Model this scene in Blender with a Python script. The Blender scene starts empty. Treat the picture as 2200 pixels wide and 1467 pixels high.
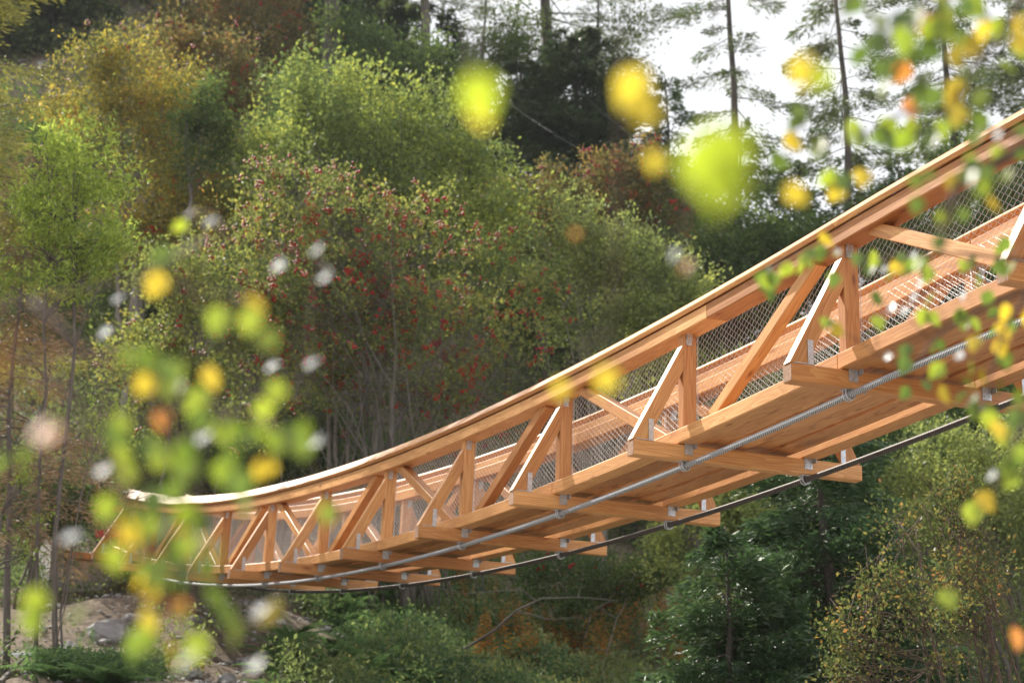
import bpy, math, random
import numpy as np
from mathutils import Vector, noise
R=math.radians
S=bpy.context.scene
rng=np.random.default_rng(7); random.seed(7)
# ------------------------------------------------------------------ camera
F=4372.0; PITCH=0.3325
cam=bpy.data.cameras.new('camera'); co=bpy.data.objects.new('camera',cam); S.collection.objects.link(co)
co.location=(0,0,0); co.rotation_euler=(math.pi/2+PITCH,0,0)
cam.sensor_width=36; cam.lens=F/2200*36; cam.clip_end=3000; cam.clip_start=.05
cam.dof.use_dof=True; cam.dof.focus_distance=15.5; cam.dof.aperture_fstop=2.8
S.camera=co
S.render.resolution_x=1024; S.render.resolution_y=682
# ------------------------------------------------------------------ sky + sun
sun_v=Vector((-.50,.52,.69)).normalized()
el=math.asin(sun_v.z); az=math.atan2(sun_v.x,sun_v.y)
w=bpy.data.worlds.new('World'); S.world=w; w.use_nodes=True
n=w.node_tree.nodes; l=w.node_tree.links; n.clear()
sky=n.new('ShaderNodeTexSky'); sky.sky_type='NISHITA'; sky.sun_disc=False; sky.sun_elevation=el; sky.sun_rotation=az
tc=n.new('ShaderNodeTexCoord'); nz=n.new('ShaderNodeTexNoise'); nz.inputs['Scale'].default_value=2.2; nz.inputs['Detail'].default_value=6
rp=n.new('ShaderNodeValToRGB'); rp.color_ramp.elements[0].position=.2; rp.color_ramp.elements[0].color=(.93,.93,.93,1); rp.color_ramp.elements[1].position=.6
mx=n.new('ShaderNodeMixRGB'); mx.inputs['Color2'].default_value=(6.7,6.8,7.0,1)
bg=n.new('ShaderNodeBackground'); bg.inputs['Strength'].default_value=.1; wo=n.new('ShaderNodeOutputWorld')
l.new(tc.outputs['Generated'],nz.inputs['Vector']); l.new(nz.outputs['Fac'],rp.inputs['Fac']); l.new(rp.outputs['Color'],mx.inputs['Fac'])
l.new(sky.outputs['Color'],mx.inputs['Color1']); l.new(mx.outputs['Color'],bg.inputs['Color']); l.new(bg.outputs['Background'],wo.inputs['Surface'])
sd=bpy.data.lights.new('sun','SUN'); sd.energy=5.0; sd.angle=R(.55); sd.color=(1,.93,.82)
so=bpy.data.objects.new('sun',sd); S.collection.objects.link(so)
so.rotation_euler=(-sun_v).to_track_quat('-Z','Y').to_euler()
S.view_settings.view_transform='Standard'; S.view_settings.look='None'; S.view_settings.exposure=.8; S.view_settings.gamma=1
S.cycles.max_bounces=8; S.cycles.transparent_max_bounces=8; S.cycles.sample_clamp_indirect=6

# ------------------------------------------------------------------ helpers
def px(u,v,Y):
    a=(u-1100)/F; b=(733.5-v)/F
    d=np.array([a, math.cos(PITCH)-b*math.sin(PITCH), math.sin(PITCH)+b*math.cos(PITCH)])
    return d*(Y/d[1])
def link(o,parent=None):
    S.collection.objects.link(o)
    if parent: o.parent=parent
    return o
def tag(o,label=None,cat=None,group=None,kind=None):
    if label: o['label']=label
    if cat: o['category']=cat
    if group: o['group']=group
    if kind: o['kind']=kind
    return o
def empty(name,loc,label,cat,group=None):
    o=bpy.data.objects.new(name,None); link(o); o.location=[float(c) for c in loc]; o.empty_display_size=.2
    return tag(o,label,cat,group)
class MB:
    """mesh builder: vertices in world space, optional uv"""
    def __init__(s): s.v=[];s.f=[];s.uv=[];s.n=0;s.sm=False
    def add(s,v,f,uv=None):
        v=np.asarray(v,float); s.v.append(v)
        for q in f: s.f.append([i+s.n for i in q])
        if uv is not None: s.uv+=uv
        s.n+=len(v)
    def build(s,name,mat,parent=None,smooth=False,origin=None):
        V=np.concatenate(s.v) if s.v else np.zeros((0,3))
        if origin is None: origin=parent_world(parent)
        me=bpy.data.meshes.new(name); me.from_pydata((V-np.array(origin)).tolist(),[],s.f)
        if s.uv:
            u=me.uv_layers.new(name='uv'); u.data.foreach_set('uv',np.array(s.uv,float).ravel())
        me.materials.append(mat)
        if smooth: me.polygons.foreach_set('use_smooth',[True]*len(me.polygons))
        o=bpy.data.objects.new(name,me)
        if parent is None: o.location=[float(c) for c in origin]
        else:
            pw=parent_world(parent); o.location=[float(a-b) for a,b in zip(origin,pw)]
        return link(o,parent)
def parent_world(p):
    t=np.zeros(3)
    while p is not None: t+=np.array(p.location); p=p.parent
    return t
def raw_quads(name,V,mat,parent=None,origin=None,nv=4):
    """V: (n,nv,3) separate polygons, fast"""
    m=len(V); 
    if origin is None: origin=parent_world(parent)
    me=bpy.data.meshes.new(name); me.vertices.add(m*nv); me.loops.add(m*nv); me.polygons.add(m)
    me.vertices.foreach_set('co',(V-np.array(origin)).astype(np.float32).ravel())
    me.loops.foreach_set('vertex_index',np.arange(m*nv,dtype=np.int32))
    me.polygons.foreach_set('loop_start',np.arange(0,m*nv,nv,dtype=np.int32))
    me.update(calc_edges=True); me.materials.append(mat)
    o=bpy.data.objects.new(name,me)
    if parent is None: o.location=[float(c) for c in origin]
    return link(o,parent)
def nrm(v): return v/(np.linalg.norm(v,axis=-1,keepdims=True)+1e-9)

# ------------------------------------------------------------------ materials
def newmat(name):
    m=bpy.data.materials.new(name); m.use_nodes=True; nt=m.node_tree; nt.nodes.clear()
    return m,nt,nt.nodes,nt.links
def ramp(nd,stops):
    r=nd.new('ShaderNodeValToRGB'); e=r.color_ramp.elements
    while len(e)<len(stops): e.new(.5)
    for i,(p,c) in enumerate(stops): e[i].position=p; e[i].color=(*c,1)
    return r
def leafmat(name,stops,trans=.55,gloss=.022,rough=.4,clump=.35,scale=.7,tb=1.42,br=1.14):
    """per-leaf colour from a ramp, shifted by clump noise; translucent, slightly glossy"""
    stops=[(p_,(c_[0]*br*.95,c_[1]*br,c_[2]*br)) for p_,c_ in stops]
    m,nt,nd,lk=newmat(name)
    ge=nd.new('ShaderNodeNewGeometry'); nz=nd.new('ShaderNodeTexNoise'); nz.inputs['Scale'].default_value=scale; nz.inputs['Detail'].default_value=2
    tcn=nd.new('ShaderNodeTexCoord'); lk.new(tcn.outputs['Object'],nz.inputs['Vector'])
    a=nd.new('ShaderNodeMath'); a.operation='MULTIPLY_ADD'; a.inputs[1].default_value=1-clump; lk.new(ge.outputs['Random Per Island'],a.inputs[0])
    b=nd.new('ShaderNodeMath'); b.operation='MULTIPLY_ADD'; b.inputs[1].default_value=2.4*clump; b.inputs[2].default_value=-.7*clump; lk.new(nz.outputs['Fac'],b.inputs[0]); lk.new(b.outputs[0],a.inputs[2])
    r=ramp(nd,stops); lk.new(a.outputs[0],r.inputs['Fac'])
    d=nd.new('ShaderNodeBsdfDiffuse'); t=nd.new('ShaderNodeBsdfTranslucent'); lk.new(r.outputs['Color'],d.inputs['Color'])
    g=nd.new('ShaderNodeMixRGB'); g.blend_type='MULTIPLY'; g.inputs[0].default_value=1; g.inputs[2].default_value=(tb*1.02,tb,tb*.74,1); lk.new(r.outputs['Color'],g.inputs[1]); lk.new(g.outputs['Color'],t.inputs['Color'])
    m1=nd.new('ShaderNodeMixShader'); m1.inputs[0].default_value=trans; lk.new(d.outputs[0],m1.inputs[1]); lk.new(t.outputs[0],m1.inputs[2])
    gl=nd.new('ShaderNodeBsdfGlossy'); gl.inputs['Roughness'].default_value=rough
    m2=nd.new('ShaderNodeMixShader'); m2.inputs[0].default_value=gloss; lk.new(m1.outputs[0],m2.inputs[1]); lk.new(gl.outputs[0],m2.inputs[2])
    o=nd.new('ShaderNodeOutputMaterial'); lk.new(m2.outputs[0],o.inputs[0]); return m
def solid(name,stops,rough=.8,scale=6,metal=0,bump=.3,detail=6,coord='Object',stretch=(1,1,1),spec=.5):
    m,nt,nd,lk=newmat(name)
    tcn=nd.new('ShaderNodeTexCoord'); mp=nd.new('ShaderNodeMapping'); mp.inputs['Scale'].default_value=stretch
    nz=nd.new('ShaderNodeTexNoise'); nz.inputs['Scale'].default_value=scale; nz.inputs['Detail'].default_value=detail; nz.inputs['Roughness'].default_value=.65
    lk.new(tcn.outputs[coord],mp.inputs[0]); lk.new(mp.outputs[0],nz.inputs['Vector'])
    r=ramp(nd,stops); lk.new(nz.outputs['Fac'],r.inputs['Fac'])
    p=nd.new('ShaderNodeBsdfPrincipled'); lk.new(r.outputs['Color'],p.inputs['Base Color']); p.inputs['Roughness'].default_value=rough; p.inputs['Metallic'].default_value=metal
    p.inputs['Specular IOR Level'].default_value=spec
    b=nd.new('ShaderNodeBump'); b.inputs['Strength'].default_value=bump; b.inputs['Distance'].default_value=.03; lk.new(nz.outputs['Fac'],b.inputs['Height']); lk.new(b.outputs[0],p.inputs['Normal'])
    o=nd.new('ShaderNodeOutputMaterial'); lk.new(p.outputs[0],o.inputs[0]); return m
def woodmat(name,c0,c1,c2,stain=0.):
    m,nt,nd,lk=newmat(name)
    uv=nd.new('ShaderNodeUVMap'); uv.uv_map='uv'
    def nt_(sx,sy,sc,det,dist=0):
        mp=nd.new('ShaderNodeMapping'); mp.inputs['Scale'].default_value=(sx,sy,1); lk.new(uv.outputs[0],mp.inputs[0])
        z=nd.new('ShaderNodeTexNoise'); z.inputs['Scale'].default_value=sc; z.inputs['Detail'].default_value=det; z.inputs['Distortion'].default_value=dist; lk.new(mp.outputs[0],z.inputs['Vector']); return z
    fine=nt_(1.2,42,3,5,.4)          # streaks along the grain
    # flame figure: rings distorted by broad noise
    big=nt_(.28,3.6,1.6,2,.25)
    mp=nd.new('ShaderNodeMath'); mp.operation='MULTIPLY'; mp.inputs[1].default_value=15; lk.new(big.outputs['Fac'],mp.inputs[0])
    fr=nd.new('ShaderNodeMath'); fr.operation='FRACT'; lk.new(mp.outputs[0],fr.inputs[0])
    mix=nd.new('ShaderNodeMixRGB'); mix.inputs[0].default_value=.2; lk.new(fine.outputs['Fac'],mix.inputs[1]); lk.new(fr.outputs[0],mix.inputs[2])
    r=ramp(nd,[(.22,c0),(.5,c1),(.8,c2)]); lk.new(mix.outputs[0],r.inputs['Fac'])
    # slow tint along the board, board to board
    tint=nt_(.35,.9,1,1); rt=ramp(nd,[(.3,(.74,.66,.58)),(.7,(1.16,1.16,1.14))]); lk.new(tint.outputs['Fac'],rt.inputs['Fac'])
    mu=nd.new('ShaderNodeMixRGB'); mu.blend_type='MULTIPLY'; mu.inputs[0].default_value=1; lk.new(r.outputs[0],mu.inputs[1]); lk.new(rt.outputs[0],mu.inputs[2])
    oi=nd.new('ShaderNodeObjectInfo'); ro=ramp(nd,[(0,(.76,.66,.56)),(.35,(.93,.89,.84)),(.7,(1.03,1.02,1.0)),(1,(1.13,1.18,1.22))]); lk.new(oi.outputs['Random'],ro.inputs['Fac'])
    m0=nd.new('ShaderNodeMixRGB'); m0.blend_type='MULTIPLY'; m0.inputs[0].default_value=1; lk.new(mu.outputs[0],m0.inputs[1]); lk.new(ro.outputs[0],m0.inputs[2]); mu=m0
    # knots
    mk=nd.new('ShaderNodeMapping'); mk.inputs['Scale'].default_value=(1.6,5,1); lk.new(uv.outputs[0],mk.inputs[0])
    vo=nd.new('ShaderNodeTexVoronoi'); vo.inputs['Scale'].default_value=1.0; lk.new(mk.outputs[0],vo.inputs['Vector'])
    rk=ramp(nd,[(.04,(.28,.16,.11)),(.075,(.72,.6,.5)),(.15,(1,1,1))]); lk.new(vo.outputs['Distance'],rk.inputs['Fac'])
    m2=nd.new('ShaderNodeMixRGB'); m2.blend_type='MULTIPLY'; m2.inputs[0].default_value=.8; lk.new(mu.outputs[0],m2.inputs[1]); lk.new(rk.outputs[0],m2.inputs[2])
    col=m2
    if stain:
        st=nt_(1.3,7,1.5,6,1.2); rs=ramp(nd,[(.58,(1,1,1)),(.63,(.45,.28,.2))]); lk.new(st.outputs['Fac'],rs.inputs['Fac'])
        m3=nd.new('ShaderNodeMixRGB'); m3.blend_type='MULTIPLY'; m3.inputs[0].default_value=stain; lk.new(col.outputs[0],m3.inputs[1]); lk.new(rs.outputs[0],m3.inputs[2]); col=m3
    p=nd.new('ShaderNodeBsdfPrincipled'); lk.new(col.outputs[0],p.inputs['Base Color']); p.inputs['Roughness'].default_value=.46; p.inputs['Specular IOR Level'].default_value=.5
    b=nd.new('ShaderNodeBump'); b.inputs['Strength'].default_value=.25; b.inputs['Distance'].default_value=.004; lk.new(mix.outputs[0],b.inputs['Height']); lk.new(b.outputs[0],p.inputs['Normal'])
    o=nd.new('ShaderNodeOutputMaterial'); lk.new(p.outputs[0],o.inputs[0]); return m
WOOD=woodmat('larch wood',(.40,.158,.052),(.60,.297,.106),(.77,.465,.20))
WOODS=woodmat('larch deck wood',(.36,.14,.05),(.56,.265,.10),(.72,.42,.185),stain=.55)
ENDG=solid('weathered end grain',[(.35,(.24,.14,.09)),(.7,(.42,.24,.14))],scale=30,rough=.8)
STEEL=solid('galvanised steel',[(.35,(.42,.44,.47)),(.65,(.68,.70,.73))],rough=.42,scale=60,metal=.85,bump=.02)
WIRE=solid('galvanised wire',[(.4,(.6,.61,.63)),(.6,(.78,.79,.8))],rough=.4,scale=20,metal=.6,bump=0)
def cablemat(dark=False):
    m,nt,nd,lk=newmat('stranded cable steel')
    uv=nd.new('ShaderNodeUVMap'); uv.uv_map='uv'; sx=nd.new('ShaderNodeSeparateXYZ'); lk.new(uv.outputs[0],sx.inputs[0])
    a=nd.new('ShaderNodeMath'); a.operation='MULTIPLY'; a.inputs[1].default_value=33*2*math.pi; lk.new(sx.outputs[0],a.inputs[0])
    b=nd.new('ShaderNodeMath'); b.operation='MULTIPLY'; b.inputs[1].default_value=8*2*math.pi; lk.new(sx.outputs[1],b.inputs[0])
    c=nd.new('ShaderNodeMath'); c.operation='ADD'; lk.new(a.outputs[0],c.inputs[0]); lk.new(b.outputs[0],c.inputs[1])
    s=nd.new('ShaderNodeMath'); s.operation='SINE'; lk.new(c.outputs[0],s.inputs[0])
    ab=nd.new('ShaderNodeMath'); ab.operation='MULTIPLY_ADD'; ab.inputs[1].default_value=.5; ab.inputs[2].default_value=.5; lk.new(s.outputs[0],ab.inputs[0])
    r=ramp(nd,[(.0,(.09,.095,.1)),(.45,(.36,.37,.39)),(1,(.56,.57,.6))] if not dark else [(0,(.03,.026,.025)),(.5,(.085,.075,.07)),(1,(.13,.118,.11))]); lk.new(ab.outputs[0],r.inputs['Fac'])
    p=nd.new('ShaderNodeBsdfPrincipled'); lk.new(r.outputs[0],p.inputs['Base Color']); p.inputs['Roughness'].default_value=.5; p.inputs['Metallic'].default_value=.35
    bp=nd.new('ShaderNodeBump'); bp.inputs['Strength'].default_value=.6; bp.inputs['Distance'].default_value=.006; lk.new(ab.outputs[0],bp.inputs['Height']); lk.new(bp.outputs[0],p.inputs['Normal'])
    o=nd.new('ShaderNodeOutputMaterial'); lk.new(p.outputs[0],o.inputs[0]); return m
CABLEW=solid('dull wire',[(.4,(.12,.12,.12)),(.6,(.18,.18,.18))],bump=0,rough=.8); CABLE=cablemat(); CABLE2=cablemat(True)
BARK=solid('grey brown bark',[(.3,(.05,.04,.033)),(.7,(.16,.135,.115))],scale=9,stretch=(1,1,.25),bump=.8)
BARKP=solid('pale shrub bark',[(.3,(.13,.11,.09)),(.7,(.30,.27,.23))],scale=9,stretch=(1,1,.25),bump=.5)
BARKD=solid('dark conifer bark',[(.3,(.03,.024,.02)),(.7,(.10,.08,.066))],scale=7,stretch=(1,1,.3),bump=.9)
BARKB=solid('dark birch twig bark',[(.3,(.05,.03,.022)),(.7,(.14,.09,.06))],scale=30,bump=.3)
CONC=solid('raw concrete',[(.3,(.25,.24,.225)),(.7,(.42,.41,.39))],scale=3,rough=.9)
ROCK=solid('grey rock',[(.3,(.16,.15,.15)),(.5,(.30,.29,.29)),(.75,(.5,.49,.48))],scale=3.5,rough=.9,bump=1.)
REDP=solid('faded red paint',[(.3,(.42,.04,.03)),(.7,(.6,.085,.06))],scale=8,rough=.6,bump=.1)
TIN=solid('old corrugated tin',[(.3,(.22,.24,.25)),(.7,(.42,.45,.47))],scale=4,rough=.6,metal=.4)
DEADW=solid('bleached dead wood',[(.3,(.07,.06,.05)),(.7,(.17,.15,.125))],scale=14,bump=.5)

# ------------------------------------------------------------------ ground
def lerp(a,b,t): return a+(b-a)*t
YK=[-60,0,9,18,28,36,48,62,80,120,200]
ZL=[-3,-1.7,-.5,2.2,4.55,7.15,15.5,30.,47,76,100]      # left side profile
ZR=[-4,-1.7,-.6,1.4,3.4,5.6,11.2,18.,22.5,25,30]      # right side profile
def ground_np(x,y):
    a=np.interp(y,YK,ZL); b=np.interp(y,YK,ZR)
    t=np.clip((x/np.maximum(y,8)+.20)/.36,0,1); t=t*t*(3-2*t)
    z=a+(b-a)*t
    # earth mound around the abutment
    z=z+1.0*np.exp(-(((x+5.5)/3.0)**2+((y-33.5)/3.2)**2))
    z=z+.35*np.sin(x*.55+1.3)*np.sin(y*.43)+.12*np.sin(x*1.9+y*1.1)*np.sin(y*1.7-x*.6)
    return z
def ground(x,y): return float(ground_np(np.array([x],float),np.array([y],float))[0])
gx=np.concatenate([np.linspace(-160,-30,27),np.linspace(-29,29,175),np.linspace(30,160,27)]); gy=np.concatenate([np.linspace(-60,6,23),np.linspace(7,75,205),np.linspace(77,200,40)])
GX,GY=np.meshgrid(gx,gy); GZ=ground_np(GX,GY)
rough=np.array([noise.noise(Vector((x*.9,y*.9,0)))*.16+noise.noise(Vector((x*3,y*3,5)))*.05 for x,y in zip(GX.ravel(),GY.ravel())]).reshape(GX.shape)
V=np.stack([GX,GY,GZ+rough-.05],-1).reshape(-1,3); nx=len(gx)
fs=[(j*nx+i,j*nx+i+1,(j+1)*nx+i+1,(j+1)*nx+i) for j in range(len(gy)-1) for i in range(nx-1)]
def soilmat():
    m,nt,nd,lk=newmat('soil and litter')
    tcn=nd.new('ShaderNodeTexCoord')
    n1=nd.new('ShaderNodeTexNoise'); n1.inputs['Scale'].default_value=.6; n1.inputs['Detail'].default_value=8; n1.inputs['Roughness'].default_value=.7; lk.new(tcn.outputs['Object'],n1.inputs['Vector'])
    n2=nd.new('ShaderNodeTexNoise'); n2.inputs['Scale'].default_value=9; n2.inputs['Detail'].default_value=6; n2.inputs['Roughness'].default_value=.75; lk.new(tcn.outputs['Object'],n2.inputs['Vector'])
    r1=ramp(nd,[(.35,(.15,.12,.10)),(.5,(.30,.25,.205)),(.7,(.44,.38,.32))]); lk.new(n2.outputs['Fac'],r1.inputs['Fac'])
    r2=ramp(nd,[(.40,(.65,.62,.55)),(.62,(1.05,1,.95))]); lk.new(n1.outputs['Fac'],r2.inputs['Fac'])
    mu=nd.new('ShaderNodeMixRGB'); mu.blend_type='MULTIPLY'; mu.inputs[0].default_value=1; lk.new(r1.outputs[0],mu.inputs[1]); lk.new(r2.outputs[0],mu.inputs[2])
    sx=nd.new('ShaderNodeSeparateXYZ'); lk.new(tcn.outputs['Object'],sx.inputs[0])
    mr=nd.new('ShaderNodeMapRange'); mr.inputs['From Min'].default_value=23.5; mr.inputs['From Max'].default_value=21.5; lk.new(sx.outputs[1],mr.inputs[0])
    vg=nd.new('ShaderNodeTexVoronoi'); vg.inputs['Scale'].default_value=5; lk.new(tcn.outputs['Object'],vg.inputs['Vector'])
    rg=ramp(nd,[(0,(.22,.205,.18)),(.5,(.45,.41,.36)),(1,(.64,.60,.55))]); lk.new(vg.outputs['Color'],rg.inputs['Fac'])
    mg=nd.new('ShaderNodeMixRGB'); lk.new(mr.outputs[0],mg.inputs[0]); lk.new(mu.outputs[0],mg.inputs[1]); lk.new(rg.outputs[0],mg.inputs[2]); mu=mg
    p=nd.new('ShaderNodeBsdfPrincipled'); p.inputs['Roughness'].default_value=.95; p.inputs['Specular IOR Level'].default_value=.1; lk.new(mu.outputs[0],p.inputs['Base Color'])
    b=nd.new('ShaderNodeBump'); b.inputs['Strength'].default_value=1; b.inputs['Distance'].default_value=.12; lk.new(n2.outputs['Fac'],b.inputs['Height']); lk.new(b.outputs[0],p.inputs['Normal'])
    o=nd.new('ShaderNodeOutputMaterial'); lk.new(p.outputs[0],o.inputs[0]); return m
SOIL=soilmat()
mb=MB(); mb.add(V,fs); tag(mb.build('hillside',SOIL,smooth=True,origin=(0,0,0)),kind='structure')

# ------------------------------------------------------------------ bridge
L=2.5; TH=.3931
D=np.array([-math.sin(TH),math.cos(TH),0]); Q=np.array([math.cos(TH),math.sin(TH),0]); U=np.array([0,0,1.])
O0=np.array([.77,5.3363,1.7833])*L; W=2.1175; E_=.456
def zc(s): return .039*s+.0119*s*s+.0006*max(0,s-6)**3-.04*min(0,s)**2/(1+.35*abs(min(0,s)))
def frame(s):
    sl=math.atan((zc(s+.01)-zc(s-.01))/.02); up=U*math.cos(sl)-D*math.sin(sl); tv=D*math.cos(sl)+U*math.sin(sl)
    return O0+L*(s*D+zc(s)*U), up, tv
def BP(s,w_,h):
    c,up,tv=frame(s); return c+w_*Q+h*up
def prof(wd,ht,c=.006):
    a,b=wd/2,ht/2
    return [(-a+c,-b),(a-c,-b),(a,-b+c),(a,b-c),(a-c,b),(-a+c,b),(-a,b-c),(-a,-b+c)]
def sweep(mb,pts,X,Y,pf):
    """sweep a profile along pts; X,Y per-point axes"""
    n=len(pts); k=len(pf); v=[]; 
    ro=random.uniform(0,40); ru=random.uniform(0,40)
    per=[0]
    for i in range(k): a,b=pf[i],pf[(i+1)%k]; per.append(per[-1]+math.hypot(a[0]-b[0],a[1]-b[1]))
    ln=[0]
    for i in range(1,n): ln.append(ln[-1]+float(np.linalg.norm(pts[i]-pts[i-1])))
    for i in range(n):
        for a,b in pf: v.append(pts[i]+X[i]*a+Y[i]*b)
    f=[];uv=[]
    for i in range(n-1):
        for j in range(k):
            j2=(j+1)%k
            f.append([i*k+j,i*k+j2,(i+1)*k+j2,(i+1)*k+j]); uv+=[(ln[i]+ru,per[j]+ro),(ln[i]+ru,per[j+1]+ro),(ln[i+1]+ru,per[j+1]+ro),(ln[i+1]+ru,per[j]+ro)]
    f.append(list(range(k-1,-1,-1))); uv+=[(ru+p[1]*.3,ro+p[0]) for p in pf[::-1]]
    f.append([(n-1)*k+j for j in range(k)]); uv+=[(ru+p[1]*.3,ro+p[0]) for p in pf]
    mb.add(v,f,uv)
def beam(mb,p0,p1,X,wd,ht,c=.006):
    p0=np.array(p0,float);p1=np.array(p1,float); t=nrm(p1-p0); X=nrm(np.array(X)-t*np.dot(X,t)); Y=np.cross(t,X)
    sweep(mb,[p0,p1],[X,X],[Y,Y],prof(wd,ht,c))
def along(mb,s0,s1,w_,h,wd,ht,step=.125,tiltw=0,c=.006):
    n=max(2,int(abs(s1-s0)/step)+1); ss=np.linspace(s0,s1,n); P=[];X=[];Y=[]
    for s in ss:
        c_,up,tv=frame(s); P.append(c_+w_*Q+h*up)
        X.append(Q*math.cos(tiltw)+up*math.sin(tiltw)); Y.append(up*math.cos(tiltw)-Q*math.sin(tiltw))
    sweep(mb,P,X,Y,prof(wd,ht,c))
def tube(mb,pts,rad,k=6,uvscale=None):
    pts=np.array(pts,float); n=len(pts); rad=np.broadcast_to(rad,(n,))
    t=nrm(np.gradient(pts,axis=0)); ref=np.array([0,0,1.]) if abs(t[0][2])<.9 else np.array([1.,0,0])
    v=[];uv=[];f=[]; ln=np.concatenate([[0],np.cumsum(np.linalg.norm(np.diff(pts,axis=0),axis=1))])
    x=nrm(np.cross(t[0],ref))
    for i in range(n):
        x=nrm(x-t[i]*np.dot(x,t[i])); y=np.cross(t[i],x)
        for j in range(k): a=2*math.pi*j/k; v.append(pts[i]+rad[i]*(x*math.cos(a)+y*math.sin(a)))
    for i in range(n-1):
        for j in range(k):
            j2=(j+1)%k; f.append([i*k+j,i*k+j2,(i+1)*k+j2,(i+1)*k+j])
            if uvscale: uv+=[(ln[i],j/k),(ln[i],(j+1)/k),(ln[i+1],(j+1)/k),(ln[i+1],j/k)]
    f.append(list(range(k-1,-1,-1))); f.append([(n-1)*k+j for j in range(k)])
    if uvscale: uv+=[(0,j/k) for j in range(k)]*2
    mb.add(v,f,uv if uvscale else None)
KMIN,KMAX=-4,10
HB,HT=.1255,.9255; CH=.12; CT=.12
bridge=empty('suspension_bridge',BP(KMAX,W/2,0),'new larch timber suspension footbridge with trussed parapets sagging across the ravine','bridge')
def plate(mb,c,X,Y,Z,sx,sy,sz):
    """small box, centre c, axes"""
    v=[c+X*a*sx/2+Y*b*sy/2+Z*d_*sz/2 for a in (-1,1) for b in (-1,1) for d_ in (-1,1)]
    mb.add(v,[(0,1,3,2),(4,6,7,5),(0,4,5,1),(2,3,7,6),(0,2,6,4),(1,5,7,3)])
sides=[('n',lambda x:x,1),('f',lambda x:W-x,-1)]
top_b=[KMIN]+[k+.8 for k in range(KMIN,KMAX) if (k%2==0) and KMIN<k+.8<KMAX-.5]+[KMAX+.13]
bot_b=[KMIN]+[k+.02 for k in range(KMIN+1,KMAX) if k%2==0]+[KMAX+.1]
for sd_,fw,sg in sides:
    wc=fw(E_+.05)      # chord centre line
    for a,b in zip(top_b[:-1],top_b[1:]):
        m_=MB(); along(m_,a+.002,b-.002,wc,HT+CH/2,.2,CH,c=.008); m_.build('top_chord',WOOD,bridge)
    for a,b in zip(bot_b[:-1],bot_b[1:]):
        m_=MB(); along(m_,a+.002,b-.002,fw(E_+.03),HB/2+.002,.16,HB-.006,c=.008); m_.build('bottom_chord',WOOD,bridge)
    for a in range(KMIN,KMAX,2):
        b=min(a+2,KMAX)+(.16 if a+2>=KMAX else 0)
        m_=MB(); along(m_,a+.0015,b-.0015,fw(E_+.012),HT+CH+.088,.225,.042,tiltw=sg*R(39),c=.006); m_.build('handrail_cap',WOOD,bridge)
        m_=MB(); along(m_,a+.003,b-.003,fw(E_+.085),HT+CH+.04,.07,.078); m_.build('rail_batten',WOOD,bridge)
    for k in range(KMIN,KMAX+1):
        c_,up,tv=frame(k)
        # post
        m_=MB(); beam(m_,BP(k,fw(E_+.06),HB)+tv*.052,BP(k,fw(E_+.06),HT)+tv*.052,Q,.12,.10); po=m_.build('post',WOOD,bridge)
        m_=MB(); base=BP(k,fw(E_+.045),HT-.035)+tv*(-.003)
        plate(m_,base,Q,up,tv,.05,.11,.006); plate(m_,base+up*.012-tv*.012+Q*.0,Q,up,tv,.05,.05,.02)
        for q_ in (-.03,0,.03): plate(m_,base+up*q_-tv*.008,Q,up,tv,.012,.012,.012)
        m_.build('angle_bracket',STEEL,po)
        # outrigger
        m_=MB(); p0=BP(k,fw(.065),.0)+tv*.055; p1=BP(k,fw(E_-.0),.70)+tv*.055
        t_=nrm(p1-p0); p0=p0-t_*.0; p1=p1
        # mitred strut: quad section cut by the beam top and the post face
        dv=.225 # height along the post
        lo0=BP(k,fw(.0),.004);lo1=BP(k,fw(.135),.004);hi0=BP(k,fw(E_),.845);hi1=BP(k,fw(E_),.845-dv)
        v=[]
        for off in (.01,.10): v+=[lo0+tv*off,lo1+tv*off,hi1+tv*off,hi0+tv*off]
        fr_=[[0,1,2,3],[7,6,5,4],[0,4,5,1],[1,5,6,2],[2,6,7,3],[3,7,4,0]]
        ru,rv=random.uniform(0,40),random.uniform(0,40); ul=nrm(hi0-lo0); vl=np.cross(ul,tv); uvs=[]
        for q_ in fr_:
            for i in q_: dd=v[i]-lo0; uvs.append((float(np.dot(dd,ul))+ru,float(np.dot(dd,vl)+np.dot(dd,tv))+rv))
        m_.add(v,fr_,uvs); st=m_.build('outrigger_strut',WOOD,bridge)
        m_=MB(); b0=BP(k,fw(.165),.09)+tv*.004
        plate(m_,b0,Q,up,tv,.045,.18,.005); plate(m_,BP(k,fw(.11),.006)+tv*.03,Q,up,tv,.15,.006,.05)
        m_.build('foot_plate',STEEL,st)
    # diagonals: alternate direction
    for k in range(KMIN,KMAX):
        m_=MB(); wv=fw(E_+.06)
        if k%2==0: a,b=(k+.86,HB+.01),(k+.17,HT-.01)
        else: a,b=(k+.14,HB+.01),(k+.87,HT-.01)
        p0=BP(a[0],wv,a[1]-.03); p1=BP(b[0],wv,b[1]+.03); beam(m_,p0,p1,Q,.10,.10); m_.build('diagonal_brace',WOOD,bridge)
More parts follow.
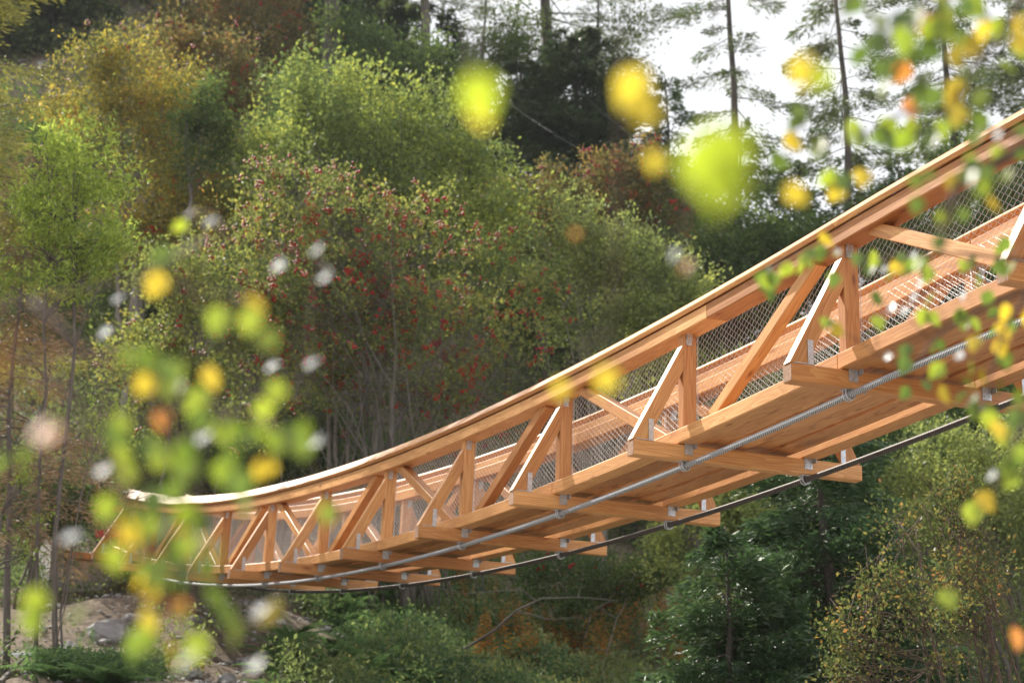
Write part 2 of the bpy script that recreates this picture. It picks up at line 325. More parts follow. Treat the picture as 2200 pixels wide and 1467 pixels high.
# cross beams
for k in range(KMIN,KMAX+1):
    c_,up,tv=frame(k); m_=MB(); jw=random.uniform(-.012,.012)
    beam(m_,BP(k,jw,-.064)+tv*.06,BP(k,W+jw,-.064)+tv*.06,up,.128,.12,c=.007)
    cb=m_.build('cross_beam',WOOD,bridge)
    for ww in (jw-.0015,W+jw+.0015):
        m_=MB(); plate(m_,BP(k,ww,-.064)+tv*.06,Q,up,tv,.003,.118,.11); m_.build('end_grain',ENDG,cb)
    for sd_,fw,sg in sides:
        m_=MB(); ww=fw(E_+.045 if sg>0 else E_+.05)
        plate(m_,BP(k,ww,-.03)-tv*.004,Q,up,tv,.075,.11,.005)
        plate(m_,BP(k,ww-.015,.06)-tv*.004,Q,up,tv,.04,.10,.005)
        plate(m_,BP(k,ww+.045*1,-.0)-tv*.03,Q,up,tv,.005,.07,.055)
        for dx,dy in ((-.02,-.06),(.02,-.06),(-.02,-.03),(.02,-.03),(0,0),(-.015,.05),(-.015,.085)): plate(m_,BP(k,ww+dx,dy)-tv*.009,Q,up,tv,.012,.012,.008)
        m_.build('angle_bracket',STEEL,cb)
        m_=MB(); cw=fw(.50); cc=BP(k,cw,-.128-.036)+tv*.06
        for o_ in (-.02,.02):
            arc=[cc+tv*o_+Q*(.037*math.cos(a))+up*(.037*math.sin(a)) for a in np.linspace(math.pi,2*math.pi,9)]
            arc=[arc[0]+up*.04]+arc+[arc[-1]+up*.04]; tube(m_,arc,.006,6)
        plate(m_,cc+up*.033,Q,up,tv,.11,.006,.075)
        for dx in (.09,.13): plate(m_,BP(k,cw+dx*(-sg if sg<0 else 1),-.133)+tv*(.06+dx*.0),Q,up,tv,.02,.008,.02)
        m_.build('cable_clamp',STEEL,cb)
# deck planks
pw=.222; dw0=E_+.15+.012
for i in range(4):
    for a in range(KMIN,KMAX,2):
        b=min(a+2,KMAX); off=[.012,.0,.022,.006][i]
        m_=MB(); along(m_,a+.002+.07*0,b-.002,dw0+pw*(i+.5),.035+off+.02,pw-.012,.045,c=.005); m_.build('deck_plank',WOODS,bridge)
# suspension cables
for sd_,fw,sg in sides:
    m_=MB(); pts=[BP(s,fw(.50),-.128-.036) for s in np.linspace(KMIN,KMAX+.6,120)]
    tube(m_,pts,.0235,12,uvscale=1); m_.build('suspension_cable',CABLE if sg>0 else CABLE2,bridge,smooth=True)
# wire mesh panels
for sd_,fw,sg in sides:
    for k in range(KMIN,KMAX):
        m_=MB(); nw=30; nh=15; wv=fw(E_+.127)
        V_=[];Fc=[]
        s0,s1=k+.0,k+1.; ds=(s1-s0)/nw; h0,h1=HB-.01,HT+.02
        base=0
        for i in range(nw+1):
            pl=[]
            for j in range(nh*2+1):
                h=h0+(h1-h0)*j/(nh*2); s=s0+ds*i+(ds*.5 if j%2 else -ds*.02)*1.0
                pl.append(BP(min(max(s,s0),s1),wv+(.003 if j%2 else -.003),h))
            pl=np.array(pl); up=frame(k+.5)[1]; X1=Q*.0019; X2=(-Q*.001+D*.0017); X3=(-Q*.001-D*.0017)
            n=len(pl)
            for X in (X1,X2,X3): V_.append(pl+X)
            for j in range(n-1):
                for a in range(3):
                    b=(a+1)%3; Fc.append([base+a*n+j,base+b*n+j,base+b*n+j+1,base+a*n+j+1])
            base+=3*n
            # the woven mate, mirrored
            pl=[]
            for j in range(nh*2+1):
                h=h0+(h1-h0)*j/(nh*2); s=s0+ds*i-(ds*.5 if j%2 else -ds*.02)
                pl.append(BP(min(max(s,s0),s1),wv+(-.003 if j%2 else .003),h))
            pl=np.array(pl)
            for X in (X1,X2,X3): V_.append(pl+X)
            for j in range(n-1):
                for a in range(3):
                    b=(a+1)%3; Fc.append([base+a*n+j,base+b*n+j,base+b*n+j+1,base+a*n+j+1])
            base+=3*n
        m_.add(np.concatenate(V_),Fc); m_.build('wire_mesh',WIRE,bridge)

# ------------------------------------------------------------------ abutment and things by it
def slab(mb,cx,cy,z0,z1,hx,hy,ang):
    c,s=math.cos(ang),math.sin(ang); v=[]
    for z in (z0,z1):
        for a,b in ((-1,-1),(1,-1),(1,1),(-1,1)):
            x=a*hx;y=b*hy; v.append((cx+x*c-y*s,cy+x*s+y*c,z))
    mb.add(v,[(3,2,1,0),(4,5,6,7),(0,1,5,4),(1,2,6,5),(2,3,7,6),(3,0,4,7)])
endp=BP(KMAX+.35,W/2,0)
ab=empty('bridge_abutment',endp,'pale concrete abutment wall carrying the far end of the bridge','abutment')
m_=MB(); slab(m_,endp[0],endp[1]+.25,endp[2]-3.2,endp[2]-.22,1.75,.45,TH); m_.build('front_wall',CONC,ab)
for sg in (-1,1):
    m_=MB(); p=endp+Q*1.62*sg+D*.75; slab(m_,p[0],p[1],endp[2]-3.0,endp[2]+(.42 if sg<0 else .3),.13,1.15,TH); m_.build('wing_wall',CONC,ab)
m_=MB(); p=endp-D*.45; slab(m_,p[0],p[1],endp[2]-.34,endp[2]-.2,1.5,.22,TH); bm_=m_
mm=MB(); beam(mm,p-Q*1.5-U*.27,p+Q*1.5-U*.27,U,.12,.16); mm.build('timber_sill',WOOD,ab)
# red barrier boards beside the end of the rail
bp0=px(205,1108,38.2); bar=empty('safety_barrier',(bp0[0],bp0[1],ground(bp0[0],bp0[1])),'red painted board barrier standing behind the far end of the bridge','barrier')
for v_ in (1092,1146):
    m_=MB(); a=px(205,v_,38.2); b=px(560,v_+4,39.8); m_.add([],[]) if False else None
    t=nrm(b-a); slabv=[]; 
    beam(m_,a,b,U,.15,.03); m_.uv=[]; m_.build('board',REDP,bar)
for u_ in (215,420,548):
    a=px(u_,1090,38.6+(u_-205)/355*1.5); m_=MB(); gz=ground(a[0],a[1]); beam(m_,(a[0],a[1],gz-.3),(a[0],a[1],max(a[2]+.1,gz+.6)),Q,.06,.06); m_.uv=[]; m_.build('barrier_post',DEADW,bar)
# rocks
def rock(name,loc,r,label,seed,sq=(1,.8,.65),group=None):
    import bmesh
    bm=bmesh.new(); bmesh.ops.create_icosphere(bm,subdivisions=4,radius=1)
    for v in bm.verts:
        p=v.co.copy(); d=1+.35*noise.noise(p*1.1+Vector((seed,0,0)))+.14*noise.noise(p*3+Vector((0,seed,0)))+.05*noise.noise(p*8)
        p=p*d
        for ax in (Vector((.6,-.5,.62)),Vector((-.7,-.4,.3)),Vector((.1,-.9,.2)),Vector((0,.1,1))):
            ax=ax.normalized(); e=p.dot(ax)-.72
            if e>0: p-=ax*e*.85
        v.co=Vector((p.x*sq[0]*r,p.y*sq[1]*r,p.z*sq[2]*r))
    me=bpy.data.meshes.new(name); bm.to_mesh(me); bm.free(); me.materials.append(ROCK)
    o=bpy.data.objects.new(name,me); link(o); o.location=[float(c) for c in loc]; o.rotation_euler=(0,0,seed); return tag(o,label,'rock',group)
def onray(u,v,y0=24,y1=80):
    """first point where the sight line meets the ground"""
    for Y in np.arange(y0,y1,.1):
        p=px(u,v,Y)
        if p[2]<ground(p[0],p[1]): return p
    return px(u,v,y1)
p=onray(240,1365); rock('boulder',p+np.array([0,.1,.05]),.42,'pale grey boulder, the largest on the bare earth slope below the bridge end',1.3)
p=onray(285,1335); rock('boulder',p,.24,'flat stone lying just above and behind the largest boulder',4.1)
rl=[(600,1335,.10),(560,1300,.09),(420,1330,.12),(180,1425,.1),(150,1390,.16),(410,1445,.2),(640,1400,.12),(330,1450,.14),(455,1290,.07),(520,1420,.1),(90,1350,.1),(700,1350,.09),(590,1280,.13),(240,1440,.12),(370,1390,.09),(120,1300,.08),(490,1460,.16),(660,1330,.07),(100,1240,.28),(135,1225,.22)]
for i,(u,v,r) in enumerate(rl):
    p=onray(u,v); rock('stone',p,r*1.1,'small grey stone half sunk in the bare earth slope below the bridge end',i*1.7,group='loose stones on the earth slope')
# corrugated sheet bottom left
p=onray(45,1440); m_=MB(); gv=[];nu=60
for i in range(nu):
    for j in range(2):
        for t in (0,1): gv.append((p[0]-.75+i*.022, p[1]-.2+j*.9, p[2]+.18+.02*math.sin(i*.9)+j*.22-t*.004))
ff=[]
for i in range(nu-1):
    a=i*4; b=a+4
    ff+= [(a,b,b+2,a+2),(a+1,a+3,b+3,b+1),(a,a+1,b+1,b),(a+2,b+2,b+3,a+3)]
m_.add(gv,ff); tag(m_.build('corrugated_sheet',TIN,origin=p),'rusting corrugated metal sheet lying at the foot of the slope, bottom left','metal sheet')
for i,(u,v,u2,v2,r,lab) in enumerate([(0,1465,70,1405,.035,'short weathered timber leaning by the corrugated sheet'),(1010,1385,1170,1290,.03,None)]):
    if lab:
        a=onray(u,v);b=onray(u2,v2); m_=MB(); tube(m_,[a,(a+b)/2+[0,0,.05],b+[0,0,.1]],[r,r*.9,r*.7],7); tag(m_.build('timber_offcut',DEADW,origin=a),lab,'timber')
m_=MB()
for i in range(900):
    y=rng.uniform(25.5,36.5); x=(rng.uniform(30,740)-1100)/F*y*.985; z=ground(x,y)+.01; r=rng.uniform(.012,.05)*(2 if rng.uniform()<.06 else 1)
    a=nrm(rng.normal(size=(6,3)))*.35*r+np.array([[1,0,0],[-1,0,0],[0,1,0],[0,-1,0],[0,0,1],[0,0,-1.]])*r*[1.2,1,.6]+[x,y,z]
    m_.add(a,[(0,2,4),(2,1,4),(1,3,4),(3,0,4),(2,0,5),(1,2,5),(3,1,5),(0,3,5)])
tag(m_.build('gravel',ROCK,origin=(-5,32,6)),'scattered gravel on the bare earth slope','gravel',kind='stuff')
# bleached fallen branch under the bridge
m_=MB(); Yb=31
def bl(pts,r0,r1): tube(m_,[px(u,v,y) for u,v,y in pts],np.linspace(r0*.7,r1*.7,len(pts)),6)
bl([(1000,1392,31.5),(1060,1355,31.2),(1110,1310,31),(1165,1285,31),(1250,1283,31),(1330,1290,31)],.035,.008)
bl([(1110,1312,31),(1180,1330,30.8),(1250,1325,30.6)],.02,.006)
bl([(1150,1290,31),(1120,1265,30.8),(1000,1275,30.6),(935,1262,30.6)],.018,.006)
bl([(1240,1283,31),(1248,1262,31),(1262,1255,31)],.015,.005)
tag(m_.build('fallen_branch',DEADW,origin=px(1000,1392,31.5)),'bleached bare fallen branch lying in the undergrowth below the bridge','branch')
# zip-line like wires across the hillside
for i,(a,b,lab) in enumerate([((905,60,70),(1300,352,46),'thin wire running down across the dark conifer, lower of the two'),((1130,60,72),(1385,312,50),'thin wire running down across the dark conifer, upper of the two')]):
    m_=MB(); A=px(*a);B=px(*b); pts=[lerp(A,B,t)-np.array([0,0,1.5*t*(1-t)]) for t in np.linspace(-.25,1.0,24)]
    tube(m_,pts,.005,4); tag(m_.build('overhead_wire',CABLEW,origin=pts[0]),lab,'wire','overhead wires above the slope')

# ------------------------------------------------------------------ foliage
YEL=(.42,.30,.03);YG=(.22,.26,.035);GR=(.09,.135,.035);DG=(.035,.06,.025);OR=(.45,.17,.03);RD=(.28,.05,.035);
M_sallow=leafmat('sallow leaves',[(0,(.05,.075,.03)),(.4,(.12,.16,.055)),(.75,(.26,.29,.075)),(1,(.44,.40,.08))],clump=.5,scale=.35)
M_bright=leafmat('bright willow leaves',[(0,(.12,.17,.045)),(.5,(.25,.32,.065)),(1,(.40,.44,.10))],trans=.55)
M_rowan=leafmat('berry shrub leaves',[(0,(.05,.07,.03)),(.45,(.13,.155,.05)),(.78,(.26,.26,.07)),(.95,(.34,.25,.06)),(1,(.30,.12,.045))],clump=.45,scale=.4)
M_yel=leafmat('yellowing rowan leaves',[(0,(.06,.08,.03)),(.4,(.15,.15,.045)),(.72,(.32,.25,.05)),(.93,(.46,.30,.05)),(1,(.42,.16,.05))],clump=.45,scale=.4)
M_red=leafmat('reddening rowan leaves',[(0,(.045,.05,.025)),(.45,(.11,.105,.04)),(.75,(.20,.13,.045)),(1,(.27,.11,.045))],clump=.45,scale=.5)
M_pale=leafmat('pale grey green leaves',[(0,(.08,.11,.045)),(.5,(.19,.22,.08)),(1,(.38,.38,.11))],clump=.5,scale=.5)
M_dark=leafmat('dark evergreen needles',[(0,(.02,.034,.018)),(.5,(.045,.072,.032)),(1,(.10,.13,.045))],trans=.25,gloss=.05,clump=.5,scale=.4)
M_spruce=leafmat('spruce needles',[(0,(.022,.048,.022)),(.5,(.05,.095,.038)),(1,(.11,.18,.06))],trans=.3,gloss=.06,clump=.4,scale=.8)
M_larch=leafmat('larch needles',[(0,(.10,.10,.03)),(.5,(.20,.20,.05)),(1,(.34,.27,.07))],trans=.4,gloss=.05)
M_larchb=leafmat('bare larch twigs',[(0,(.13,.08,.05)),(.5,(.27,.17,.10)),(1,(.42,.28,.15))],trans=.1,gloss=.05)
M_sky=leafmat('sky backed conifer needles',[(0,(.035,.05,.03)),(.5,(.09,.125,.05)),(1,(.20,.23,.08))],trans=.4,gloss=.05)
M_mid=leafmat('green shrub leaves',[(0,(.03,.055,.02)),(.5,(.07,.11,.035)),(1,(.17,.21,.06))],clump=.45,scale=.6)
M_autumn=leafmat('turning shrub leaves',[(0,(.035,.055,.025)),(.5,(.085,.105,.04)),(.78,(.17,.14,.05)),(.93,(.30,.13,.05)),(1,(.34,.07,.04))],clump=.3,scale=1.2,gloss=.015,rough=.4)
M_fern=leafmat('fern fronds',[(0,(.045,.09,.04)),(.6,(.10,.165,.07)),(1,(.19,.25,.10))],clump=.4)
M_orange=leafmat('orange willowherb leaves',[(0,(.12,.08,.04)),(.4,(.24,.12,.045)),(.75,(.46,.19,.035)),(1,(.48,.30,.06))],trans=.5)
M_under=leafmat('undergrowth leaves',[(0,(.045,.062,.03)),(.35,(.095,.13,.055)),(.7,(.17,.20,.08)),(.9,(.26,.22,.09)),(1,(.30,.15,.06))],clump=.6,scale=.3)
M_under2=leafmat('dark green herb leaves',[(0,(.035,.07,.035)),(.5,(.075,.13,.055)),(1,(.15,.21,.08))],clump=.5,scale=.5)
M_berry=solid('red berries',[(.4,(.26,.01,.012)),(.6,(.44,.022,.02))],rough=.55,scale=3,bump=0,spec=.2)

def leaves_at(P,size,aspect=.5,droop=.0,dirs=None,jit=.9,curl=.25):
    """(n,4,3) folded rhombic leaves at points P"""
    n=len(P); d=rng.normal(size=(n,3))*jit
    if dirs is not None: d=d+dirs
    d[:,2]-=droop; d=nrm(d); s=nrm(np.cross(d,rng.normal(size=(n,3)))); nn=np.cross(d,s)
    sz=size*rng.uniform(.55,1.35,(n,1)); h=sz*aspect*.5
    return np.stack([P,P+d*sz*.5+s*h+nn*sz*curl*.3,P+d*sz-nn*sz*curl*.2,P+d*sz*.5-s*h+nn*sz*curl*.3],1)
def blob_points(blobs,n,hollow=.45):
    vol=np.array([b[3]*b[4]*b[5] for b in blobs]); pr=vol**.75; pr/=pr.sum()
    ix=rng.choice(len(blobs),n,p=pr); B=np.array(blobs)[ix]
    u=nrm(rng.normal(size=(n,3))); r=rng.uniform(hollow**3,1,(n,1))**(1/3.); 
    return B[:,:3]+u*r*B[:,3:6],u
def broad(name,u,Y,blobs_px,mat,label,cat='tree',group=None,nspray=900,per=26,size=.09,spray=.55,stems=5,trunk_r=.12,bark=None,berries=0,berry_r=.028,hollow=.35,base=None,aspect=.5,upb=.5,limbs=70,bclus=5,clump=1.,stemspread=.35,height_f=1.0):
    """broadleaf tree or shrub. blobs_px: (u,v,ru,rv[,dY]) crown lobes in picture units at depth Y, converted to metres here"""
    bark=bark or BARK
    x=(u-1100)/F*Y/math.cos(PITCH) if base is None else base[0]
    b0=px(u,733,Y); x=b0[0]; gz=ground(x,Y)-.15; root=np.array([x,Y,gz])
    t=empty(name,root,label,cat,group)
    blobs=[]
    for bb in blobs_px:
        dY=bb[4] if len(bb)>4 else 0
        c=px(bb[0],bb[1],Y+dY); rx=bb[2]/F*(Y+dY)*1.05; rz=bb[3]/F*(Y+dY)*1.05
        blobs.append((c[0],c[1],c[2],rx,(rx+rz)/2*.85,rz))
    nc=max(6,nspray//11); Pc,uc=blob_points(blobs,nc,hollow); ii=rng.integers(0,nc,nspray)
    cr=np.array([min(.5,.26*b[3]) for b in blobs]).mean()*clump*rng.uniform(.6,1.3,(nc,1))
    P=Pc[ii]+rng.normal(size=(nspray,3))*cr[ii]*[1,1,.75]; u_=uc[ii]
    dirs=nrm(u_*1.0+np.array([0,0,upb])+rng.normal(size=u_.shape)*.45)
    tt=rng.uniform(-.2,1,(nspray,per,1)); LP=P[:,None,:]+dirs[:,None,:]*tt*spray+rng.normal(size=(nspray,per,3))*spray*.17
    dd=np.repeat(dirs[:,None,:],per,1).reshape(-1,3)
    raw_quads('crown',leaves_at(LP.reshape(-1,3),size,aspect,dirs=dd*.8),mat,t)
    # stems and limbs
    m_=MB(); cen=np.array([b[:3] for b in blobs]); 
    st=[]
    for i in range(stems):
        tgt=blobs[i%len(blobs)]; tp=np.array(tgt[:3])+np.array([rng.normal()*tgt[3]*.4,rng.normal()*tgt[4]*.4,tgt[5]*rng.uniform(.0,.6)])
        rs=root+np.array([rng.normal()*stemspread*.6,rng.normal()*stemspread*.6,0]) if stems>1 else root
        mid=rs*.5+tp*.5+np.array([rng.normal()*.2,rng.normal()*.2,.3]); mid[:2]=mid[:2]*.6+rs[:2]*.4
        ts=np.linspace(0,1,9)[:,None]; c=(1-ts)**2*rs+2*ts*(1-ts)*mid+ts**2*tp+rng.normal(size=(9,3))*.04*np.linalg.norm(tp-rs)/4
        c[0]=rs; r0=trunk_r*(1 if i==0 else rng.uniform(.45,.8))
        tube(m_,c,np.linspace(r0,r0*.22,9),6); st.append((c,r0))
    for i in range(limbs):
        p=P[rng.integers(nspray)]; c,r0=st[rng.integers(len(st))]
        ds=np.linalg.norm(c-p,axis=1)+ (c[:,2]>p[2])*3; j=int(np.argmin(ds)); a=c[j]
        mid=(a+p)/2+np.array([0,0,.12*np.linalg.norm(p-a)])+rng.normal(size=3)*.08
        ts=np.linspace(0,1,5)[:,None]; q=(1-ts)**2*a+2*ts*(1-ts)*mid+ts**2*p
        rr=min(r0*.45*(1-j/10),.04); tube(m_,q,np.linspace(rr,.006,5),4)
    m_.build('trunk',bark,t,smooth=True)
    if berries:
        bi=rng.integers(0,nspray,berries); C=P[bi]+dirs[bi]*spray*rng.uniform(.3,1.05,(berries,1))
        C=(C[:,None,:]+rng.normal(size=(berries,bclus,3))*.042).reshape(-1,3)
        o=np.array([[1,0,0],[-1,0,0],[0,1,0],[0,-1,0],[0,0,1],[0,0,-1.]])*berry_r
        tri=np.array([[0,2,4],[2,1,4],[1,3,4],[3,0,4],[2,0,5],[1,2,5],[3,1,5],[0,3,5]])
        V=(C[:,None,:]+o[None])[:,tri].reshape(-1,3,3)
        bo=raw_quads('berries',V,M_berry,t,nv=3); bo['kind']='stuff'
    return t
DENS=2.3
def conifer(name,u,Y,top_v,mat,label,group=None,rad=2.2,trunk_r=.2,nbr=110,per=70,size=.16,low=.1,droop=.25,dens=1.,sparse=False,lean=0,bark=None,top=None,cat='tree',base_z=None,aspect=.18,shape=1.0,spread=.16,skip=0.):
    x=px(u,733,Y)[0]; gz=ground(x,Y)-.2; root=np.array([x,Y,gz if base_z is None else base_z]); tp=px(u+lean,top_v,Y)
    H=tp[2]-root[2]; t=empty(name,root,label,cat,group); m_=MB()
    ts=np.linspace(0,1,14); c=root+(tp-root)*ts[:,None]+(np.stack([np.sin(ts*7+u)*.09+np.sin(ts*19+u)*.03,np.cos(ts*5+u)*.05,ts*0],1)-[math.sin(u)*.09+math.sin(u)*.03,0,0])*H*.08; c[0]=root
    tube(m_,c,trunk_r*(1-ts*.88),9)
    LV=[]
    for i in range(nbr):
        f=low+(1-low)*((i+rng.uniform(0,.8))/nbr); 
        if rng.uniform()<skip: continue
        a=rng.uniform(0,2*math.pi)+i*2.4
        p0=np.array([np.interp(f,ts,c[:,k]) for k in range(3)]); ln=rad*((1-f)**shape*.95+.06)*rng.uniform(.6,1.15)
        if sparse: ln=rad*(.35+.65*math.sin(math.pi*min(1,(1-f)*1.1+.05)))*rng.uniform(.35,1.1)
        d=np.array([math.cos(a),math.sin(a),rng.uniform(-.15,.35) if not sparse else rng.uniform(-.3,.25)])
        q=np.linspace(0,1,7)[:,None]; B=p0+d*ln*q+np.array([0,0,-1])*droop*ln*(q**1.6)+np.array([0,0,1])*droop*.5*ln*q**4
        tube(m_,B,np.linspace(max(.012,trunk_r*.16*(1-f*.6)),.005,7),4)
        n=int(per*dens*max(ln,.3)*DENS*(1.6 if sparse else 1)); 
        if n<3: continue
        s=rng.uniform(.12 if not sparse else .25,1.03,n)**.8; C=np.stack([np.interp(s,q[:,0],B[:,k]) for k in range(3)],1)
        side=nrm(np.cross(d,[0,0,1.])); sp=spread*ln*(1.15-s)+.05
        off=rng.normal(size=n)*sp; C=C+side*off[:,None]+np.array([0,0,-1])*np.abs(rng.normal(size=n)*.10+abs(off)*.25)[:,None]
        dirs=side*np.sign(off)[:,None]*.8+d*.9+np.array([0,0,-.25])
        LV.append(leaves_at(C,size,aspect,dirs=dirs,jit=.35))
    raw_quads('crown',np.concatenate(LV),mat,t); m_.build('trunk',bark or BARKD,t,smooth=True); return t
def copy_tree(o,loc,rz,sc,label=None,group=None):
    c=o.copy(); S.collection.objects.link(c); c.location=[float(v) for v in loc]; c.rotation_euler=(0,0,rz); c.scale=(sc,sc,sc)
    if label: c['label']=label
    if group: c['group']=group
    for ch in o.children:
        d=ch.copy(); S.collection.objects.link(d); d.parent=c
    return c
exec_trees=True
# --- middle ground
broad('green_shrub_tree',800,43,[(640,330,120,190),(800,330,190,170),(960,420,150,180),(1030,560,100,170),(700,200,95,75),(560,480,60,200),(880,270,70,60),(760,560,220,180,1),(1010,330,45,50),(830,155,30,28),(640,140,40,30)],M_sallow,
    'big rounded green sallow with yellow green top, largest crown in the middle of the hillside',nspray=2600,per=24,size=.115,spray=.75,stems=7,trunk_r=.16,limbs=120)
broad('berry_shrub',830,37.5,[(620,480,130,110),(760,500,150,110),(900,560,160,120),(1050,640,110,120),(560,620,120,120),(700,700,180,130),(900,760,170,140),(1060,800,90,110),(640,400,55,45),(500,600,60,80),(960,900,130,70),(620,830,110,90)],M_rowan,
    'wide many-stemmed shrub full of red berries in front of the big green sallow',cat='shrub',nspray=1500,per=20,size=.09,spray=.45,stems=44,trunk_r=.036,limbs=240,berries=950,berry_r=.029,bark=BARK,stemspread=1.5,hollow=.5)
broad('rowan_tree',300,44,[(280,170,110,80),(180,230,70,110),(350,260,110,110),(300,380,110,90),(420,360,60,70),(230,150,50,50),(390,470,110,110),(340,540,80,80)],M_yel,
    'yellowing rowan with grey forked trunk behind the bright green willow',nspray=1400,per=22,size=.10,spray=.6,stems=4,trunk_r=.13,bark=BARKP,berries=150,limbs=110)
broad('rowan_tree',430,48,[(400,130,100,50),(470,190,60,70),(360,110,60,35),(500,260,45,60)],M_red,
    'green and red rowan top just behind the yellowing rowan',nspray=520,per=24,size=.11,spray=.6,stems=3,trunk_r=.1,berries=110,limbs=40)
broad('green_shrub',420,42,[(425,250,50,60),(430,320,45,60)],M_mid,'small fresh green bush between the yellowing rowan and the big sallow',cat='shrub',nspray=260,per=22,size=.09,spray=.5,stems=3,trunk_r=.06,limbs=20)
broad('rowan_tree',520,62,[(440,20,110,70),(560,60,120,90),(620,130,60,70),(400,70,60,60),(520,-60,160,70)],M_red,
    'dark red shaded rowan high on the slope at the top of the picture',nspray=1200,per=20,size=.13,spray=.7,stems=4,trunk_r=.16,bark=BARKD,berries=260,berry_r=.035,limbs=60)
broad('berry_shrub',420,36,[(360,640,70,90),(440,600,60,80),(330,760,80,100),(430,740,70,100),(480,860,90,90),(360,880,80,80)],M_rowan,
    'shaded dark shrub between the willow and the wide berry shrub',cat='shrub',nspray=700,per=20,size=.09,spray=.5,stems=7,trunk_r=.06,berries=60,limbs=60)
broad('rowan_tree',1200,47,[(1150,420,60,40),(1210,440,60,50),(1180,500,70,50)],M_red,'low reddish rowan right of the big green sallow',nspray=420,per=22,size=.10,spray=.5,stems=4,trunk_r=.08,berries=120,limbs=30)
broad('rowan_tree',1340,46,[(1330,410,70,60),(1400,380,60,60),(1290,480,70,60),(1410,470,80,70),(1340,350,35,25)],M_red,'broad rust coloured rowan below the dark conifer',nspray=620,per=22,size=.10,spray=.55,stems=4,trunk_r=.09,berries=150,limbs=40)
broad('pale_shrub',1280,42,[(1240,560,70,60),(1330,560,80,60),(1400,640,90,70),(1290,680,110,80),(1440,620,60,50),(1240,480,45,40),(1200,610,60,60),(1330,770,120,60)],M_pale,
    'pale yellow green shrub sunlit behind the rail in the middle of the bridge',cat='shrub',nspray=1100,per=22,size=.10,spray=.55,stems=8,trunk_r=.07,bark=BARKP,limbs=90)
broad('willow_tree',165,27,[(170,370,85,75),(110,310,35,35),(150,300,40,30),(240,400,45,40),(90,480,65,70),(210,520,80,45),(150,600,80,45),(285,385,15,20),(275,500,25,20),(40,560,50,60),(20,640,40,40),(210,330,30,30),(230,590,35,30)],M_bright,
    'bright yellow green young willow in full sun at the left edge',nspray=430,per=20,size=.10,spray=.42,stems=2,trunk_r=.045,limbs=110,aspect=.3,upb=.9,hollow=.1,clump=1.3)
# larch on the left: feathery boughs
conifer('larch_tree',-60,29,-420,M_larch,'tall larch at the left edge with feathery yellow green boughs',rad=3.0,trunk_r=.17,nbr=95,per=130,size=.12,low=.34,droop=.12,aspect=.16,bark=BARK,shape=.5,spread=.14)
conifer('larch_tree',70,28.4,330,M_larchb,'half bare brown larch behind the young willow with drooping bare twigs',rad=2.3,trunk_r=.06,nbr=80,per=70,size=.13,low=.3,droop=.45,aspect=.12,bark=BARK,shape=.5,spread=.10)
# conifers on the crest
conifer('spruce_tree',1240,60,70,M_dark,'broad dark conifer standing above the rust coloured rowan',rad=5.0,trunk_r=.3,nbr=180,per=70,size=.26,low=.05,shape=.55,dens=1.1,aspect=.25,spread=.22)
conifer('spruce_tree',1120,62,130,M_dark,'dark conifer just left of the broad one, partly behind a yellow leaf',rad=3.6,trunk_r=.25,nbr=120,per=60,size=.25,low=.05,shape=.7,aspect=.25,spread=.2)
conifer('spruce_tree',960,64,20,M_dark,'narrow spire topped conifer left of the sky gap',rad=2.6,trunk_r=.2,nbr=110,per=60,size=.22,low=.05,shape=.9,aspect=.25,spread=.2)
conifer('spruce_tree',815,62,-160,M_dark,'dark conifer above the right shoulder of the big sallow',rad=3.6,trunk_r=.3,nbr=120,per=60,size=.25,low=.05,shape=.8,aspect=.25,spread=.2)
conifer('pine_tree',690,58,-500,M_mid,'dark thick bare trunk standing above the big green sallow',rad=2.6,trunk_r=.42,nbr=60,per=50,size=.2,low=.62,shape=.4,aspect=.3)
conifer('pine_tree',898,60,-600,M_sky,'slim straight grey trunk against the edge of the sky',rad=2.2,trunk_r=.24,nbr=70,per=26,size=.2,low=.45,sparse=True,bark=BARK)
conifer('pine_tree',1155,67,-500,M_sky,'dark trunk rising out of the broad conifer top',rad=3.6,trunk_r=.36,nbr=80,per=26,size=.2,low=.42,sparse=True,droop=.1)
conifer('pine_tree',1290,66,-260,M_sky,'airy conifer right of the broad one, open against the sky',rad=2.8,trunk_r=.11,nbr=60,per=18,size=.2,low=.3,sparse=True)
conifer('pine_tree',1050,68,-200,M_sky,'thin leafy conifer filling the sky gap with loose foliage',rad=2.2,trunk_r=.1,nbr=60,per=18,size=.18,low=.3,sparse=True)
broad('hillside_tree',1040,66,[(1040,130,70,60),(1100,60,60,60),(1330,110,60,60),(1340,200,50,50),(1010,200,70,50)],M_mid,'loose leafy tree against the sky behind the conifers',nspray=380,per=22,size=.14,spray=.9,stems=4,trunk_r=.12,limbs=50)
broad('hillside_tree',930,58,[(930,190,110,70),(860,150,70,60),(1000,260,90,70),(760,110,80,70)],M_mid,'dull green tree in shade behind the right side of the big sallow',nspray=620,per=22,size=.13,spray=.8,stems=4,trunk_r=.12,limbs=50)
conifer('larch_tree',1568,52,-330,M_sky,'tall thin larch with a bare dark trunk alone against the white sky',rad=2.5,trunk_r=.2,nbr=110,per=48,size=.17,low=.38,sparse=True,droop=.3,skip=.6,lean=-20)
conifer('larch_tree',1838,50,-330,M_sky,'leaning forked larch against the white sky, seen through birch leaves',rad=2.0,trunk_r=.17,nbr=120,per=55,size=.17,low=.34,sparse=True,droop=.3,skip=.4,lean=-70)
conifer('larch_tree',2060,52,-300,M_sky,'larch behind the upper rail at the right, its dark trunk beside the wire mesh',rad=2.4,trunk_r=.2,nbr=130,per=55,size=.16,low=.3,sparse=True,droop=.25,lean=-60)
